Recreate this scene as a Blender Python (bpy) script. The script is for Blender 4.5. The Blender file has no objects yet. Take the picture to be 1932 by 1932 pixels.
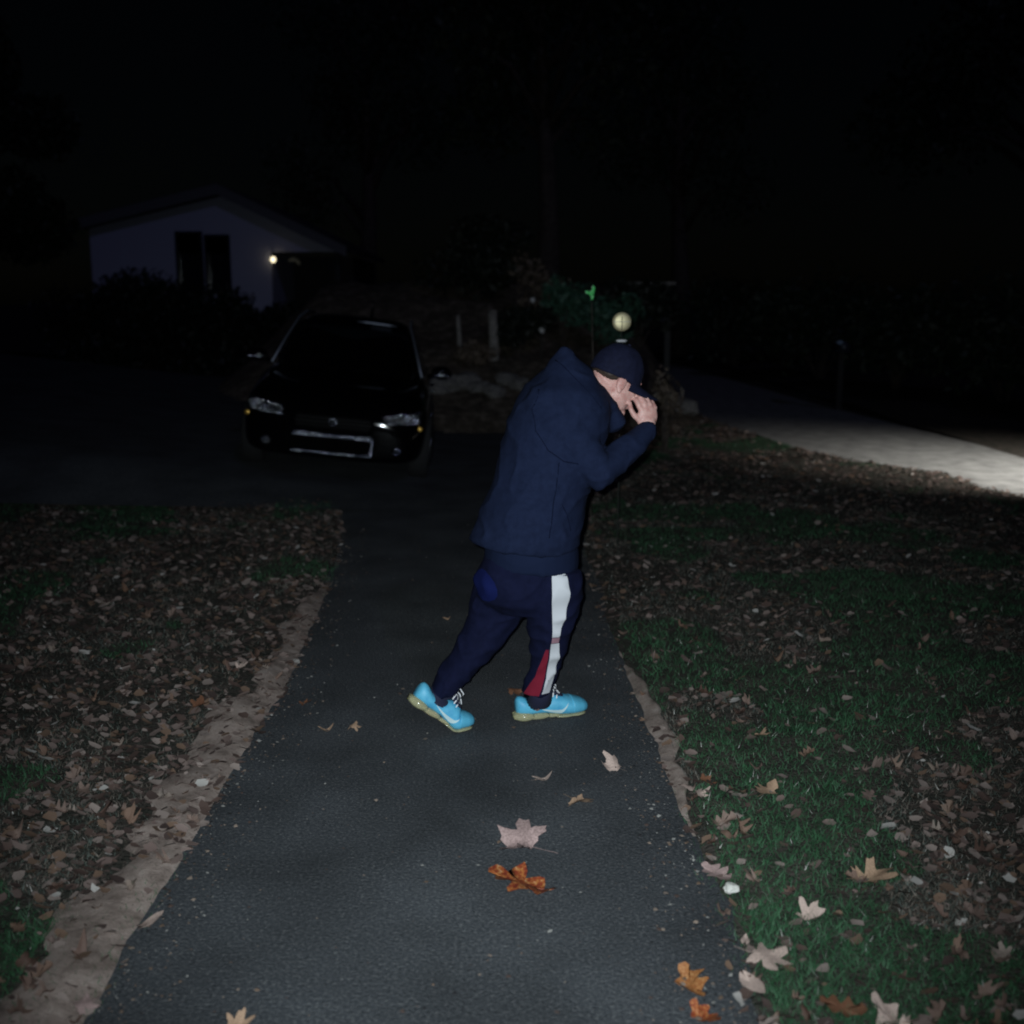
import bpy, bmesh, math, random
import numpy as np
from mathutils import Vector, Matrix, noise
from mathutils.bvhtree import BVHTree

random.seed(7)
RNG = np.random.default_rng(11)
SC = bpy.context.scene
COL = SC.collection
R = math.radians

# ------------------------------------------------------------------ camera, sky, moon, flash
CAM_H, PITCH, FPX, CPX = 1.70, R(10.7), 2090.0, 966.0
cam_data = bpy.data.cameras.new("camera")
cam_data.sensor_width = 36.0
cam_data.lens = 36.0 * FPX / (2 * CPX)
cam_data.clip_start, cam_data.clip_end = 0.05, 2000.0
cam = bpy.data.objects.new("camera", cam_data)
cam.location = (0, 0, CAM_H)
cam.rotation_euler = (R(90) - PITCH, 0, 0)
cam_data.dof.use_dof = True
cam_data.dof.focus_distance = 4.2
cam_data.dof.aperture_fstop = 2.0
COL.objects.link(cam)
SC.camera = cam

MOON_EL, MOON_AZ = R(32), R(158)      # moon behind the camera, a little to the right
world = bpy.data.worlds.new("World")
SC.world = world
world.use_nodes = True
wn, wl = world.node_tree.nodes, world.node_tree.links
sky_tex = wn.new("ShaderNodeTexSky")
sky_tex.sky_type = 'NISHITA'
sky_tex.sun_disc = False
sky_tex.sun_elevation = MOON_EL
sky_tex.sun_rotation = MOON_AZ
wn["Background"].inputs["Strength"].default_value = 0.00016
wl.new(sky_tex.outputs[0], wn["Background"].inputs["Color"])

moon_data = bpy.data.lights.new("moon", 'SUN')
moon_data.energy = 0.060
moon_data.angle = R(0.5)
moon_data.color = (0.42, 0.46, 1.0)
moon = bpy.data.objects.new("moon", moon_data)
_d = Vector((math.sin(MOON_AZ) * math.cos(MOON_EL), math.cos(MOON_AZ) * math.cos(MOON_EL), math.sin(MOON_EL)))
moon.rotation_euler = _d.to_track_quat('Z', 'Y').to_euler()
COL.objects.link(moon)

# the small flash lamp of the phone that took the picture
fl_data = bpy.data.lights.new("phone_flash", 'SPOT')
fl_data.energy = 700
fl_data.shadow_soft_size = 0.006
fl_data.spot_size = R(70)
fl_data.spot_blend = 1.0
fl_data.color = (0.84, 0.95, 1.0)
fl = bpy.data.objects.new("phone_flash", fl_data)
fl.location = (-0.032, -0.01, CAM_H + 0.03)
fl.rotation_euler = (R(90) - PITCH - R(4), 0, 0)
COL.objects.link(fl)

SC.view_settings.view_transform = 'Standard'
SC.view_settings.look = 'None'
SC.view_settings.exposure = 0.0
SC.view_settings.gamma = 1.0
SC.view_settings.use_curve_mapping = False
SC.cycles.pixel_filter_type = 'BLACKMAN_HARRIS'
SC.cycles.filter_width = 2.0

# ------------------------------------------------------------------ helpers
def at(px, py, Y):
    """world point seen at that place of the (1932 px) survey picture at distance Y"""
    dx, u = px - CPX, CPX - py
    dy = FPX * math.cos(PITCH) + u * math.sin(PITCH)
    dz = -FPX * math.sin(PITCH) + u * math.cos(PITCH)
    t = Y / dy
    return Vector((t * dx, Y, CAM_H + t * dz))

def gnd(px, py, z=0.0):
    dx, u = px - CPX, CPX - py
    dy = FPX * math.cos(PITCH) + u * math.sin(PITCH)
    dz = -FPX * math.sin(PITCH) + u * math.cos(PITCH)
    t = (z - CAM_H) / dz
    return Vector((t * dx, t * dy, z))

def mat(name, color=(.5, .5, .5), rough=.6, metal=0.0, spec=.5, trans=0.0, emit=None, estr=0.0, coat=0.0, sheen=0.0):
    m = bpy.data.materials.new(name)
    m.use_nodes = True
    b = m.node_tree.nodes["Principled BSDF"]
    b.inputs["Base Color"].default_value = (*color, 1)
    b.inputs["Roughness"].default_value = rough
    b.inputs["Metallic"].default_value = metal
    b.inputs["Specular IOR Level"].default_value = spec
    b.inputs["Transmission Weight"].default_value = trans
    b.inputs["Coat Weight"].default_value = coat
    b.inputs["Sheen Weight"].default_value = sheen
    if emit:
        b.inputs["Emission Color"].default_value = (*emit, 1)
        b.inputs["Emission Strength"].default_value = estr
    return m

def N(m, t):
    return m.node_tree.nodes.new(t)

def L(m, a, b):
    m.node_tree.links.new(a, b)

def noise_color(m, stops, scale=8, detail=6, rough=.6, coord='Object', bump=0.0, bscale=60, dist=.02):
    """colour the base of m by a noise through a ramp; optional bump"""
    nt = m.node_tree
    b = nt.nodes["Principled BSDF"]
    tc = N(m, "ShaderNodeTexCoord")
    nz = N(m, "ShaderNodeTexNoise")
    nz.inputs["Scale"].default_value = scale
    nz.inputs["Detail"].default_value = detail
    nz.inputs["Roughness"].default_value = rough
    L(m, tc.outputs[coord], nz.inputs["Vector"])
    cr = N(m, "ShaderNodeValToRGB")
    els = cr.color_ramp.elements
    while len(els) < len(stops):
        els.new(.5)
    for e, (p, c) in zip(els, stops):
        e.position = p
        e.color = (*c, 1)
    L(m, nz.outputs["Fac"], cr.inputs["Fac"])
    L(m, cr.outputs["Color"], b.inputs["Base Color"])
    if bump:
        n2 = N(m, "ShaderNodeTexNoise")
        n2.inputs["Scale"].default_value = bscale
        n2.inputs["Detail"].default_value = 5
        L(m, tc.outputs[coord], n2.inputs["Vector"])
        bp = N(m, "ShaderNodeBump")
        bp.inputs["Strength"].default_value = bump
        bp.inputs["Distance"].default_value = dist
        L(m, n2.outputs["Fac"], bp.inputs["Height"])
        L(m, bp.outputs["Normal"], b.inputs["Normal"])
    return cr

def attr_color(m, name="Col"):
    a = N(m, "ShaderNodeAttribute")
    a.attribute_name = name
    L(m, a.outputs["Color"], m.node_tree.nodes["Principled BSDF"].inputs["Base Color"])

def random_color(m, stops):
    oi = N(m, "ShaderNodeObjectInfo")
    cr = N(m, "ShaderNodeValToRGB")
    els = cr.color_ramp.elements
    while len(els) < len(stops):
        els.new(.5)
    for e, (p, c) in zip(els, stops):
        e.position = p
        e.color = (*c, 1)
    L(m, oi.outputs["Random"], cr.inputs["Fac"])
    tc = N(m, "ShaderNodeTexCoord")
    nz = N(m, "ShaderNodeTexNoise")
    nz.inputs["Scale"].default_value = 45
    nz.inputs["Detail"].default_value = 4
    L(m, tc.outputs["Object"], nz.inputs["Vector"])
    mx = N(m, "ShaderNodeMix")
    mx.data_type = 'RGBA'
    mx.blend_type = 'MULTIPLY'
    mx.inputs["Factor"].default_value = .8
    L(m, cr.outputs["Color"], mx.inputs[6])
    rr = N(m, "ShaderNodeMapRange")
    rr.inputs["From Min"].default_value = .3
    rr.inputs["From Max"].default_value = .7
    rr.inputs["To Min"].default_value = .45
    rr.inputs["To Max"].default_value = 1.15
    L(m, nz.outputs["Fac"], rr.inputs["Value"])
    cb = N(m, "ShaderNodeCombineColor")
    for i in range(3):
        L(m, rr.outputs[0], cb.inputs[i])
    L(m, cb.outputs[0], mx.inputs[7])
    L(m, mx.outputs[2], m.node_tree.nodes["Principled BSDF"].inputs["Base Color"])

def to_mesh(name, verts, faces, m=None, smooth=True):
    me = bpy.data.meshes.new(name)
    me.from_pydata([tuple(v) for v in verts], [], [tuple(f) for f in faces])
    if m:
        me.materials.append(m)
    if smooth:
        me.polygons.foreach_set("use_smooth", [True] * len(me.polygons))
    me.update()
    return me

def link(name, me, parent=None, loc=None):
    o = bpy.data.objects.new(name, me)
    COL.objects.link(o)
    if parent is not None:
        o.parent = parent
    if loc is not None:
        o.location = loc
    return o

def obj(name, verts, faces, m, parent=None, smooth=True, base=None):
    """one mesh object; verts are world points, base (the thing's place) is taken off when the object is a part"""
    if base is not None:
        verts = [Vector(v) - Vector(base) for v in verts]
    return link(name, to_mesh(name, verts, faces, m, smooth), parent)

def tag(o, label=None, cat=None, group=None, kind=None):
    for k, v in (("label", label), ("category", cat), ("group", group), ("kind", kind)):
        if v:
            o[k] = v
    return o

def empty(name, loc, label=None, cat=None, group=None, rz=0.0):
    o = bpy.data.objects.new(name, None)
    COL.objects.link(o)
    o.location = loc
    o.rotation_euler = (0, 0, rz)
    return tag(o, label, cat, group)

class MB:
    """collects simple solids"""
    def __init__(self):
        self.v, self.f = [], []

    def add(self, v, f):
        k = len(self.v)
        self.v += [Vector(p) for p in v]
        self.f += [tuple(i + k for i in q) for q in f]
        return self

    def box(self, x0, x1, y0, y1, z0, z1):
        v = [(x, y, z) for z in (z0, z1) for y in (y0, y1) for x in (x0, x1)]
        return self.add(v, [(0, 2, 3, 1), (4, 5, 7, 6), (0, 1, 5, 4), (2, 6, 7, 3), (0, 4, 6, 2), (1, 3, 7, 5)])

    def tube(self, pts, rad, n=8):
        pts = [Vector(p) for p in pts]
        if not hasattr(rad, '__len__'):
            rad = [rad] * len(pts)
        rings = []
        for i, p in enumerate(pts):
            t = (pts[min(i + 1, len(pts) - 1)] - pts[max(i - 1, 0)]).normalized()
            a = Vector((0, 0, 1)) if abs(t.z) < .9 else Vector((1, 0, 0))
            u = t.cross(a).normalized()
            w = t.cross(u)
            rings.append([p + (u * math.cos(2 * math.pi * k / n) + w * math.sin(2 * math.pi * k / n)) * rad[i] for k in range(n)])
        return self.loft(rings)

    def loft(self, rings):
        n = len(rings[0])
        v = [p for r in rings for p in r]
        f = []
        for i in range(len(rings) - 1):
            for k in range(n):
                k2 = (k + 1) % n
                f.append((i * n + k, i * n + k2, (i + 1) * n + k2, (i + 1) * n + k))
        c0 = sum((Vector(p) for p in rings[0]), Vector()) / n
        c1 = sum((Vector(p) for p in rings[-1]), Vector()) / n
        v += [c0, c1]
        a, b = len(v) - 2, len(v) - 1
        m = (len(rings) - 1) * n
        for k in range(n):
            k2 = (k + 1) % n
            f.append((a, k2, k))
            f.append((b, m + k, m + k2))
        return self.add(v, f)

    def ell(self, c, ax, n=14, m=9):
        """ellipsoid: centre, three half-axis vectors"""
        c = Vector(c)
        ax = [Vector(a) for a in ax]
        rings = []
        for i in range(m):
            th = math.pi * (i + .5) / m
            rings.append([c + ax[2] * (-math.cos(th)) + (ax[0] * math.cos(2 * math.pi * k / n) + ax[1] * math.sin(2 * math.pi * k / n)) * math.sin(th) for k in range(n)])
        return self.loft(rings)

    def obj(self, name, m, parent=None, smooth=True, base=None):
        return obj(name, self.v, self.f, m, parent, smooth, base)

def evaluated(o):
    dg = bpy.context.evaluated_depsgraph_get()
    return bpy.data.meshes.new_from_object(o.evaluated_get(dg))

def voxel(mb, size, smooth=3, factor=.5):
    """melt overlapping solids into one continuous surface; returns (verts, faces)"""
    me = to_mesh("tmp", mb.v, mb.f)
    o = link("tmp", me)
    r = o.modifiers.new("r", 'REMESH')
    r.mode = 'VOXEL'
    r.voxel_size = size
    if smooth:
        s = o.modifiers.new("s", 'SMOOTH')
        s.iterations = smooth
        s.factor = factor
    bpy.context.view_layer.update()
    e = evaluated(o)
    v = [p.co.copy() for p in e.vertices]
    f = [tuple(p.vertices) for p in e.polygons]
    nr = [p.normal.copy() for p in e.vertices]
    bpy.data.objects.remove(o)
    bpy.data.meshes.remove(me)
    bpy.data.meshes.remove(e)
    return v, f, nr

def fbm(p, o=3):
    return noise.fractal(p, 1.0, 2.0, o)

# ------------------------------------------------------------------ materials
M = {}
m = M['asphalt'] = mat('asphalt', (.05, .055, .062), .85, spec=.35)
cr = noise_color(m, [(.28, (.024, .028, .032)), (.45, (.064, .071, .080)), (.56, (.098, .105, .113)), (.64, (.17, .175, .178)), (.78, (.36, .36, .35))], scale=95, detail=4, rough=.75, bump=1.0, bscale=120, dist=.006)
# broad uneven wear of the asphalt
nt = m.node_tree
tc2 = N(m, "ShaderNodeTexCoord"); nz2 = N(m, "ShaderNodeTexNoise"); nz2.inputs["Scale"].default_value = 2.3; nz2.inputs["Detail"].default_value = 6
L(m, tc2.outputs["Object"], nz2.inputs["Vector"])
mr2 = N(m, "ShaderNodeMapRange"); mr2.inputs["From Min"].default_value = .3; mr2.inputs["From Max"].default_value = .7; mr2.inputs["To Min"].default_value = .52; mr2.inputs["To Max"].default_value = .98
L(m, nz2.outputs["Fac"], mr2.inputs["Value"])
vm2 = N(m, "ShaderNodeVectorMath"); vm2.operation = 'SCALE'
L(m, cr.outputs["Color"], vm2.inputs[0]); L(m, mr2.outputs[0], vm2.inputs["Scale"])
L(m, vm2.outputs[0], nt.nodes["Principled BSDF"].inputs["Base Color"])

m = M['concrete'] = mat('concrete', (.34, .34, .33), .85)
noise_color(m, [(.28, (.12, .12, .12)), (.5, (.24, .24, .235)), (.72, (.34, .34, .33))], scale=5, detail=8, bump=.4, bscale=80, dist=.005)
m = M['soil'] = mat('soil', (.06, .05, .04), .95, spec=.2)
noise_color(m, [(.25, (.022, .026, .020)), (.45, (.046, .044, .036)), (.6, (.08, .066, .057)), (.8, (.15, .12, .105))], scale=9, detail=9, rough=.7, bump=.8, bscale=70, dist=.02)
m = M['dirt_edge'] = mat('dirt_edge', (.16, .125, .105), .95, spec=.2)
noise_color(m, [(.22, (.07, .062, .048)), (.40, (.21, .162, .138)), (.55, (.36, .285, .248)), (.75, (.50, .42, .375))], scale=11, detail=9, rough=.72, bump=.7, bscale=140, dist=.006)
m = M['mulch'] = mat('mulch', (.06, .045, .035), .95, spec=.2)
noise_color(m, [(.30, (.03, .025, .02)), (.50, (.12, .098, .073)), (.72, (.34, .285, .225))], scale=6, detail=10, rough=.75, bump=1, bscale=25, dist=.05)
m = M['blade'] = mat('blade', (.06, .09, .04), .6, spec=.35); attr_color(m)
m = M['litter'] = mat('litter', (.2, .14, .1), .75, spec=.35); attr_color(m)
m = M['leaf'] = mat('leaf', rough=.72, spec=.3)
random_color(m, [(0, (.15, .09, .07)), (.25, (.23, .16, .13)), (.45, (.09, .048, .034)), (.6, (.27, .20, .175)), (.78, (.17, .095, .06)), (.92, (.34, .28, .24)), (1, (.22, .13, .09))])
def leaf_mat(n, c):
    m = mat(n, c, .68, spec=.35)
    noise_color(m, [(.3, tuple(x * .5 for x in c)), (.55, c), (.75, tuple(min(x * 1.3, .9) for x in c))], scale=34, detail=5)
    return m
M['leaf_pale'] = leaf_mat('leaf_pale', (.56, .42, .36))
M['leaf_tan'] = leaf_mat('leaf_tan', (.46, .30, .20))
M['leaf_pink'] = leaf_mat('leaf_pink', (.44, .31, .29))
m = M['leaf_rust'] = mat('leaf_rust', (.4, .1, .03), .62)
noise_color(m, [(.33, (.15, .022, .010)), (.48, (.27, .05, .018)), (.60, (.45, .17, .04)), (.72, (.55, .36, .24))], scale=20, detail=4)
m = M['leaf_orange'] = mat('leaf_orange', (.5, .2, .06), .62)
noise_color(m, [(.35, (.20, .06, .02)), (.52, (.36, .14, .04)), (.7, (.48, .30, .14))], scale=24, detail=4)
M['leaf_brown'] = leaf_mat('leaf_brown', (.20, .09, .05))

m = M['jacket'] = mat('jacket', (.021, .045, .125), .9, spec=.12)
noise_color(m, [(.3, (.0072, .0118, .033)), (.7, (.0105, .0168, .045))], scale=40, detail=4, bump=.25, bscale=420, dist=.002)
m = M['shirt'] = mat('shirt', (.0082, .0135, .037), .9, spec=.1)
m = M['trousers'] = mat('trousers', (.013, .020, .088), .9, spec=.12)
noise_color(m, [(.3, (.0042, .0058, .022)), (.7, (.0068, .009, .033))], scale=30, detail=4, bump=.2, bscale=350, dist=.002)
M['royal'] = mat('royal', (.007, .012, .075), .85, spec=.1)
M['seam'] = mat('seam', (.004, .007, .022), .9, spec=.1)
M['stripe_white'] = mat('stripe_white', (.58, .59, .62), .8)
M['stripe_pink'] = mat('stripe_pink', (.36, .20, .24), .8)
M['panel_red'] = mat('panel_red', (.20, .014, .032), .85, spec=.15)
m = M['skin'] = mat('skin', (.62, .36, .31), .5, spec=.4)
noise_color(m, [(.32, (.50, .24, .21)), (.68, (.68, .42, .37))], scale=48, detail=4)
M['skin'].node_tree.nodes["Principled BSDF"].inputs["Subsurface Weight"].default_value = .12
M['skin'].node_tree.nodes["Principled BSDF"].inputs["Subsurface Radius"].default_value = (.012, .004, .003)
M['skin'].node_tree.nodes["Principled BSDF"].inputs["Subsurface Scale"].default_value = .5
m = M['cap'] = mat('cap', (.010, .013, .042), .85, spec=.2)
noise_color(m, [(.3, (.0038, .005, .018)), (.7, (.0068, .0088, .028))], scale=60, detail=3, bump=.2, bscale=500, dist=.001)
M['cap_badge'] = mat('cap_badge', (.5, .52, .5), .6)
M['hair'] = mat('hair', (.035, .022, .016), .6)
M['eye'] = mat('eye', (.02, .015, .012), .15)
m = M['shoe'] = mat('shoe', (.045, .34, .62), .5, spec=.5)
noise_color(m, [(.35, (.06, .36, .60)), (.6, (.12, .50, .72))], scale=18, detail=3, bump=.25, bscale=320, dist=.002)
m = M['shoe_toe'] = mat('shoe_toe', (.10, .44, .64), .45)
M['sole'] = mat('sole', (.62, .60, .36), .14, trans=.45, coat=.6)
M['lace'] = mat('lace', (.82, .82, .84), .7)
M['swoosh'] = mat('swoosh', (.60, .78, .80), .4)
M['sock'] = mat('sock', (.012, .014, .04), .9)

m = M['paint_black'] = mat('paint_black', (.002, .002, .0025), .07, spec=.3)
M['plastic_black'] = mat('plastic_black', (.002, .002, .0022), .5, spec=.06)
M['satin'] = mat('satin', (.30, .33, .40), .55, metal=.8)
m = M['chrome'] = mat('chrome', (.62, .66, .74), .22, metal=1)
nzc = N(m, "ShaderNodeTexNoise"); nzc.inputs["Scale"].default_value = 22; nzc.inputs["Detail"].default_value = 4
tcc = N(m, "ShaderNodeTexCoord"); L(m, tcc.outputs["Object"], nzc.inputs["Vector"])
bpc = N(m, "ShaderNodeBump"); bpc.inputs["Strength"].default_value = 1; bpc.inputs["Distance"].default_value = .05
L(m, nzc.outputs["Fac"], bpc.inputs["Height"]); L(m, bpc.outputs["Normal"], m.node_tree.nodes["Principled BSDF"].inputs["Normal"])
m = M['lamp_reflector'] = mat('lamp_reflector', (.82, .85, .9), .16, metal=1)
bn = N(m, "ShaderNodeTexVoronoi"); bn.inputs["Scale"].default_value = 42
tcr = N(m, "ShaderNodeTexCoord"); L(m, tcr.outputs["Object"], bn.inputs["Vector"])
bpr = N(m, "ShaderNodeBump"); bpr.inputs["Strength"].default_value = 1; bpr.inputs["Distance"].default_value = .03
L(m, bn.outputs["Distance"], bpr.inputs["Height"]); L(m, bpr.outputs["Normal"], m.node_tree.nodes["Principled BSDF"].inputs["Normal"])
M['car_glass'] = mat('car_glass', (.006, .008, .010), .06, spec=.9)
M['amber'] = mat('amber', (.9, .55, .12), .25, metal=.7)
M['tyre'] = mat('tyre', (.015, .015, .016), .9)
M['rim'] = mat('rim', (.25, .26, .28), .35, metal=1)
M['plate'] = mat('plate', (.02, .022, .03), .5)

m = M['siding'] = mat('siding', (.38, .39, .52), .8)
wv = N(m, "ShaderNodeTexWave"); wv.bands_direction = 'Z'; wv.wave_profile = 'SAW'; wv.inputs["Scale"].default_value = 1.6
tcw = N(m, "ShaderNodeTexCoord"); L(m, tcw.outputs["Object"], wv.inputs["Vector"])
bpw = N(m, "ShaderNodeBump"); bpw.inputs["Strength"].default_value = .6; bpw.inputs["Distance"].default_value = .02
L(m, wv.outputs["Fac"], bpw.inputs["Height"]); L(m, bpw.outputs["Normal"], m.node_tree.nodes["Principled BSDF"].inputs["Normal"])
M['roof'] = mat('roof', (.05, .05, .055), .9)
M['trim'] = mat('trim', (.10, .10, .11), .8)
M['window_dark'] = mat('window_dark', (.012, .013, .018), .12)
M['porch_shade'] = mat('porch_shade', (.025, .025, .028), .8)  # shade of the porch recess put into the colour
M['lamp_glow'] = mat('lamp_glow', (.9, .85, .7), .4, emit=(1.0, .86, .55), estr=2.2)
M['lamp_pale'] = mat('lamp_pale', (.6, .58, .5), .5)

m = M['bark'] = mat('bark', (.07, .055, .045), .95)
noise_color(m, [(.3, (.03, .024, .02)), (.7, (.11, .09, .075))], scale=10, detail=8, bump=.8, bscale=30, dist=.03)
for k, (c0, c1) in dict(tree_leaf=((.02, .03, .016), (.055, .07, .035)), hedge_leaf=((.012, .02, .012), (.03, .045, .026)),
                        green_leaf=((.03, .075, .05), (.07, .17, .11)), dry_leaf=((.07, .055, .04), (.2, .155, .12)),
                        dark_leaf=((.006, .009, .006), (.018, .024, .015))).items():
    m = M[k] = mat(k, c1, .55, spec=.4)
    attr = N(m, "ShaderNodeAttribute"); attr.attribute_name = "Tone"
    mx = N(m, "ShaderNodeMix"); mx.data_type = 'RGBA'
    mx.inputs[6].default_value = (*c0, 1); mx.inputs[7].default_value = (*c1, 1)
    L(m, attr.outputs["Fac"], mx.inputs["Factor"]); L(m, mx.outputs[2], m.node_tree.nodes["Principled BSDF"].inputs["Base Color"])
M['bright_leaf'] = mat('bright_leaf', (.14, .80, .22), .3, spec=.8)
m = M['rock'] = mat('rock', (.22, .21, .19), .9)
noise_color(m, [(.3, (.10, .095, .09)), (.55, (.22, .21, .195)), (.75, (.34, .33, .30))], scale=9, detail=8, bump=.6, bscale=30, dist=.02)
m = M['wood_grey'] = mat('wood_grey', (.24, .22, .20), .85)
noise_color(m, [(.3, (.14, .13, .12)), (.7, (.34, .32, .29))], scale=12, detail=7, bump=.4, bscale=60, dist=.01)
M['reflector'] = mat('reflector', (.80, .70, .42), .45, metal=.4)
M['reflector_rib'] = mat('reflector_rib', (.22, .18, .10), .6)
M['stake'] = mat('stake', (.03, .035, .03), .6)
M['mailbox'] = mat('mailbox', (.03, .035, .05), .3, metal=.4)
M['mail_flag'] = mat('mail_flag', (.5, .66, .9), .25, metal=.5)
M['post_black'] = mat('post_black', (.015, .015, .016), .5, metal=.5)
M['bulb'] = mat('bulb', (.9, .9, .85), .4, emit=(1, .96, .86), estr=20)
M['pebble'] = mat('pebble', (.62, .60, .55), .7)

# ------------------------------------------------------------------ ground, path, drive, road
def sheet(name, xs, ys, zf, m, kind='structure'):
    xs, ys = list(xs), list(ys)
    v, f = [], []
    for j, y in enumerate(ys):
        for i, x in enumerate(xs):
            xx = x(y) if callable(x) else x
            v.append((xx, y, zf(xx, y)))
    n = len(xs)
    for j in range(len(ys) - 1):
        for i in range(n - 1):
            a = j * n + i
            f.append((a, a + 1, a + n + 1, a + n))
    o = obj(name, v, f, m)
    o["kind"] = kind
    return o

def lin(a, b, n):
    return [a + (b - a) * i / (n - 1) for i in range(n)]

def interp(pts, y):
    if y <= pts[0][0]:
        return pts[0][1]
    for (a, b), (c, d) in zip(pts, pts[1:]):
        if y <= c:
            return b + (d - b) * (y - a) / (c - a)
    return pts[-1][1]

EDGE_L = [(-3, -1.01), (3.7, -1.01), (4.73, -1.0), (5.8, -1.06), (7.2, -1.15), (8.2, -1.27), (9.1, -1.43), (10.4, -1.62), (11, -1.75)]
EDGE_R = [(-3, .56), (3.4, .565), (4.1, .55), (5.1, .52), (6, .48), (7, .47), (8.3, .50), (9.9, .57), (12, .75), (14.5, 1.1), (16, 1.3)]
ROAD_IN = [(-3, 4.55), (9.8, 4.55), (10.9, 4.35), (12.6, 3.5), (15.7, 2.95), (20, 2.8), (33, 2.6)]
ROAD_OUT = [(-3, 5.9), (12.4, 5.8), (19, 5.2), (24, 5.0), (33, 4.5)]
def edge_l(y):
    return interp(EDGE_L, y) + .016 * noise.noise(Vector((0, y * 5, 3))) + .010 * noise.noise(Vector((4, y * 19, 1)))
def edge_r(y):
    return interp(EDGE_R, y) + .016 * noise.noise(Vector((9, y * 5, 3))) + .010 * noise.noise(Vector((2, y * 19, 7)))
def drive_z(x, y):
    return .004 + max(0.0, .11 * (-1.10 - x)) * min(1, max(0, (y - 8.8) / 1.2))

sheet('ground', [-400, -60, -15, 15, 60, 400], [-60, 0, 40, 120, 500, 900], lambda x, y: -.05, M['soil'])
sheet('path', [lambda y, k=k: (interp(EDGE_L, y) - .07) + (interp(EDGE_R, y) - interp(EDGE_L, y) + .14) * k / 11 for k in range(12)], lin(-2.5, 16.5, 40), lambda x, y: .006 * noise.noise(Vector((x * .8, y * .8, 0))), M['asphalt'])
sheet('driveway', lin(-9, -.9, 30), lin(9.0, 19, 34), lambda x, y: drive_z(x, y) + .012, M['asphalt'])
sheet('road', [lambda y, k=k: interp(ROAD_IN, y) - .25 + (interp(ROAD_OUT, y) - interp(ROAD_IN, y) + .25) * k / 8 for k in range(9)],
      lin(-2, 33, 60), lambda x, y: -.005 + .01 * noise.noise(Vector((x, y, 5))), M['concrete'])

def lawn_z(x, y, d):
    """height of the turf; d is the distance in from the path edge"""
    k = min(1, max(0, d) / .10)
    return -.012 + k * (.034 + .028 * fbm(Vector((x * 1.3, y * 1.3, 2))) + .012 * fbm(Vector((x * 6, y * 6, 9))))
def lawn_end(x):
    return 10.10 + .30 * (x + 1.7) * .35 + .22 * noise.noise(Vector((x * 1.6, 0, 0))) + .10 * noise.noise(Vector((x * 7, 0, 0)))
def lawn_mesh(side):
    v, f = [], []
    us = [0, .02, .05, .09, .14, .2, .28, .38, .5] + [.5 + .09 * i for i in range(1, 45)]
    if side < 0:
        ys = lin(.8, 10.9, 170)
        for y in ys:
            e = edge_l(y)
            for u in us:
                x = e - u * 1.7
                v.append((x, min(y, lawn_end(x)), lawn_z(x, y, u * 1.7)))
    else:
        ys = lin(.8, 9.8, 150) + lin(9.9, 32, 110)
        for y in ys:
            e, r = edge_r(y), interp(ROAD_IN, y) + .10 * noise.noise(Vector((0, y * 1.4, 0))) + .05 * noise.noise(Vector((0, y * 7, 0)))
            for u in us:
                x = e + (r - e) * u / us[-1]
                d = min(x - e, (r - x))
                v.append((x, y, lawn_z(x, y, d)))
    n = len(us)
    for j in range(len(ys) - 1):
        for i in range(n - 1):
            a = j * n + i
            q = (a, a + 1, a + n + 1, a + n)
            f.append(q if side > 0 else q[::-1])
    return v, f
for side, nm in ((-1, 'lawn'), (1, 'lawn')):
    v, f = lawn_mesh(side)
    o = obj(nm, v, f, M['soil'])
    o["kind"] = 'structure'
sheet('lawn', lin(5.7, 40, 40), lin(-2, 45, 60), lambda x, y: .0 + .06 * fbm(Vector((x * .3, y * .3, 4))) + (.05 if x > 6 else 0), M['soil'])
# trodden bare earth along the edge of the path, on the lawn
def earth_strip(side):
    v, f = [], []
    ys = lin(1.2, 8.6, 150)
    us = lin(0, 1, 9)
    for y in ys:
        e = edge_l(y) if side < 0 else edge_r(y)
        w = (.22 + .12 * noise.noise(Vector((3, y * .9, 0))) + .10 * noise.noise(Vector((3, y * 4, 0))) + .05 * noise.noise(Vector((3, y * 13, 0)))) if side < 0 else (.012 + .072 * math.exp(-((y - 4.3) / .9) ** 2) + .03 * noise.noise(Vector((8, y * 1.1, 0))) + .035 * noise.noise(Vector((8, y * 6, 0))))
        w = max(.012, w * (1.0 if y < 5 else max(.08, 1 - (y - 5) * .5)))
        for u in us:
            d = u * w
            x = e + side * d
            v.append((x, y, lawn_z(x, y, d) + .007 * math.sin(math.pi * u) - (.012 if u in (0, 1) else 0) - .032 + .038 * min(1, w / .05) ** .6))
    n = len(us)
    for j in range(len(ys) - 1):
        for i in range(n - 1):
            a = j * n + i
            q = (a, a + 1, a + n + 1, a + n)
            f.append(q if side > 0 else q[::-1])
    o = obj('earth_strip', v, f, M['dirt_edge'])
    o["kind"] = 'structure'
earth_strip(-1)
earth_strip(1)

def bank_z(x, y):
    s = min(1, max(0, (y - 14.6) / 6.0))
    edge = min(1, max(0, (x + 5.5) / 2.0)) * min(1, max(0, (3.0 - x) / 1.1))
    return -.08 + (2.1 * s ** .9 + .13 * fbm(Vector((x * .9, y * .9, 1))) + .05 * fbm(Vector((x * 3, y * 3, 1)))) * edge
sheet('garden_bank', lin(-6, 3.2, 60), lin(14.4, 26, 60), bank_z, M['mulch'])

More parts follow.
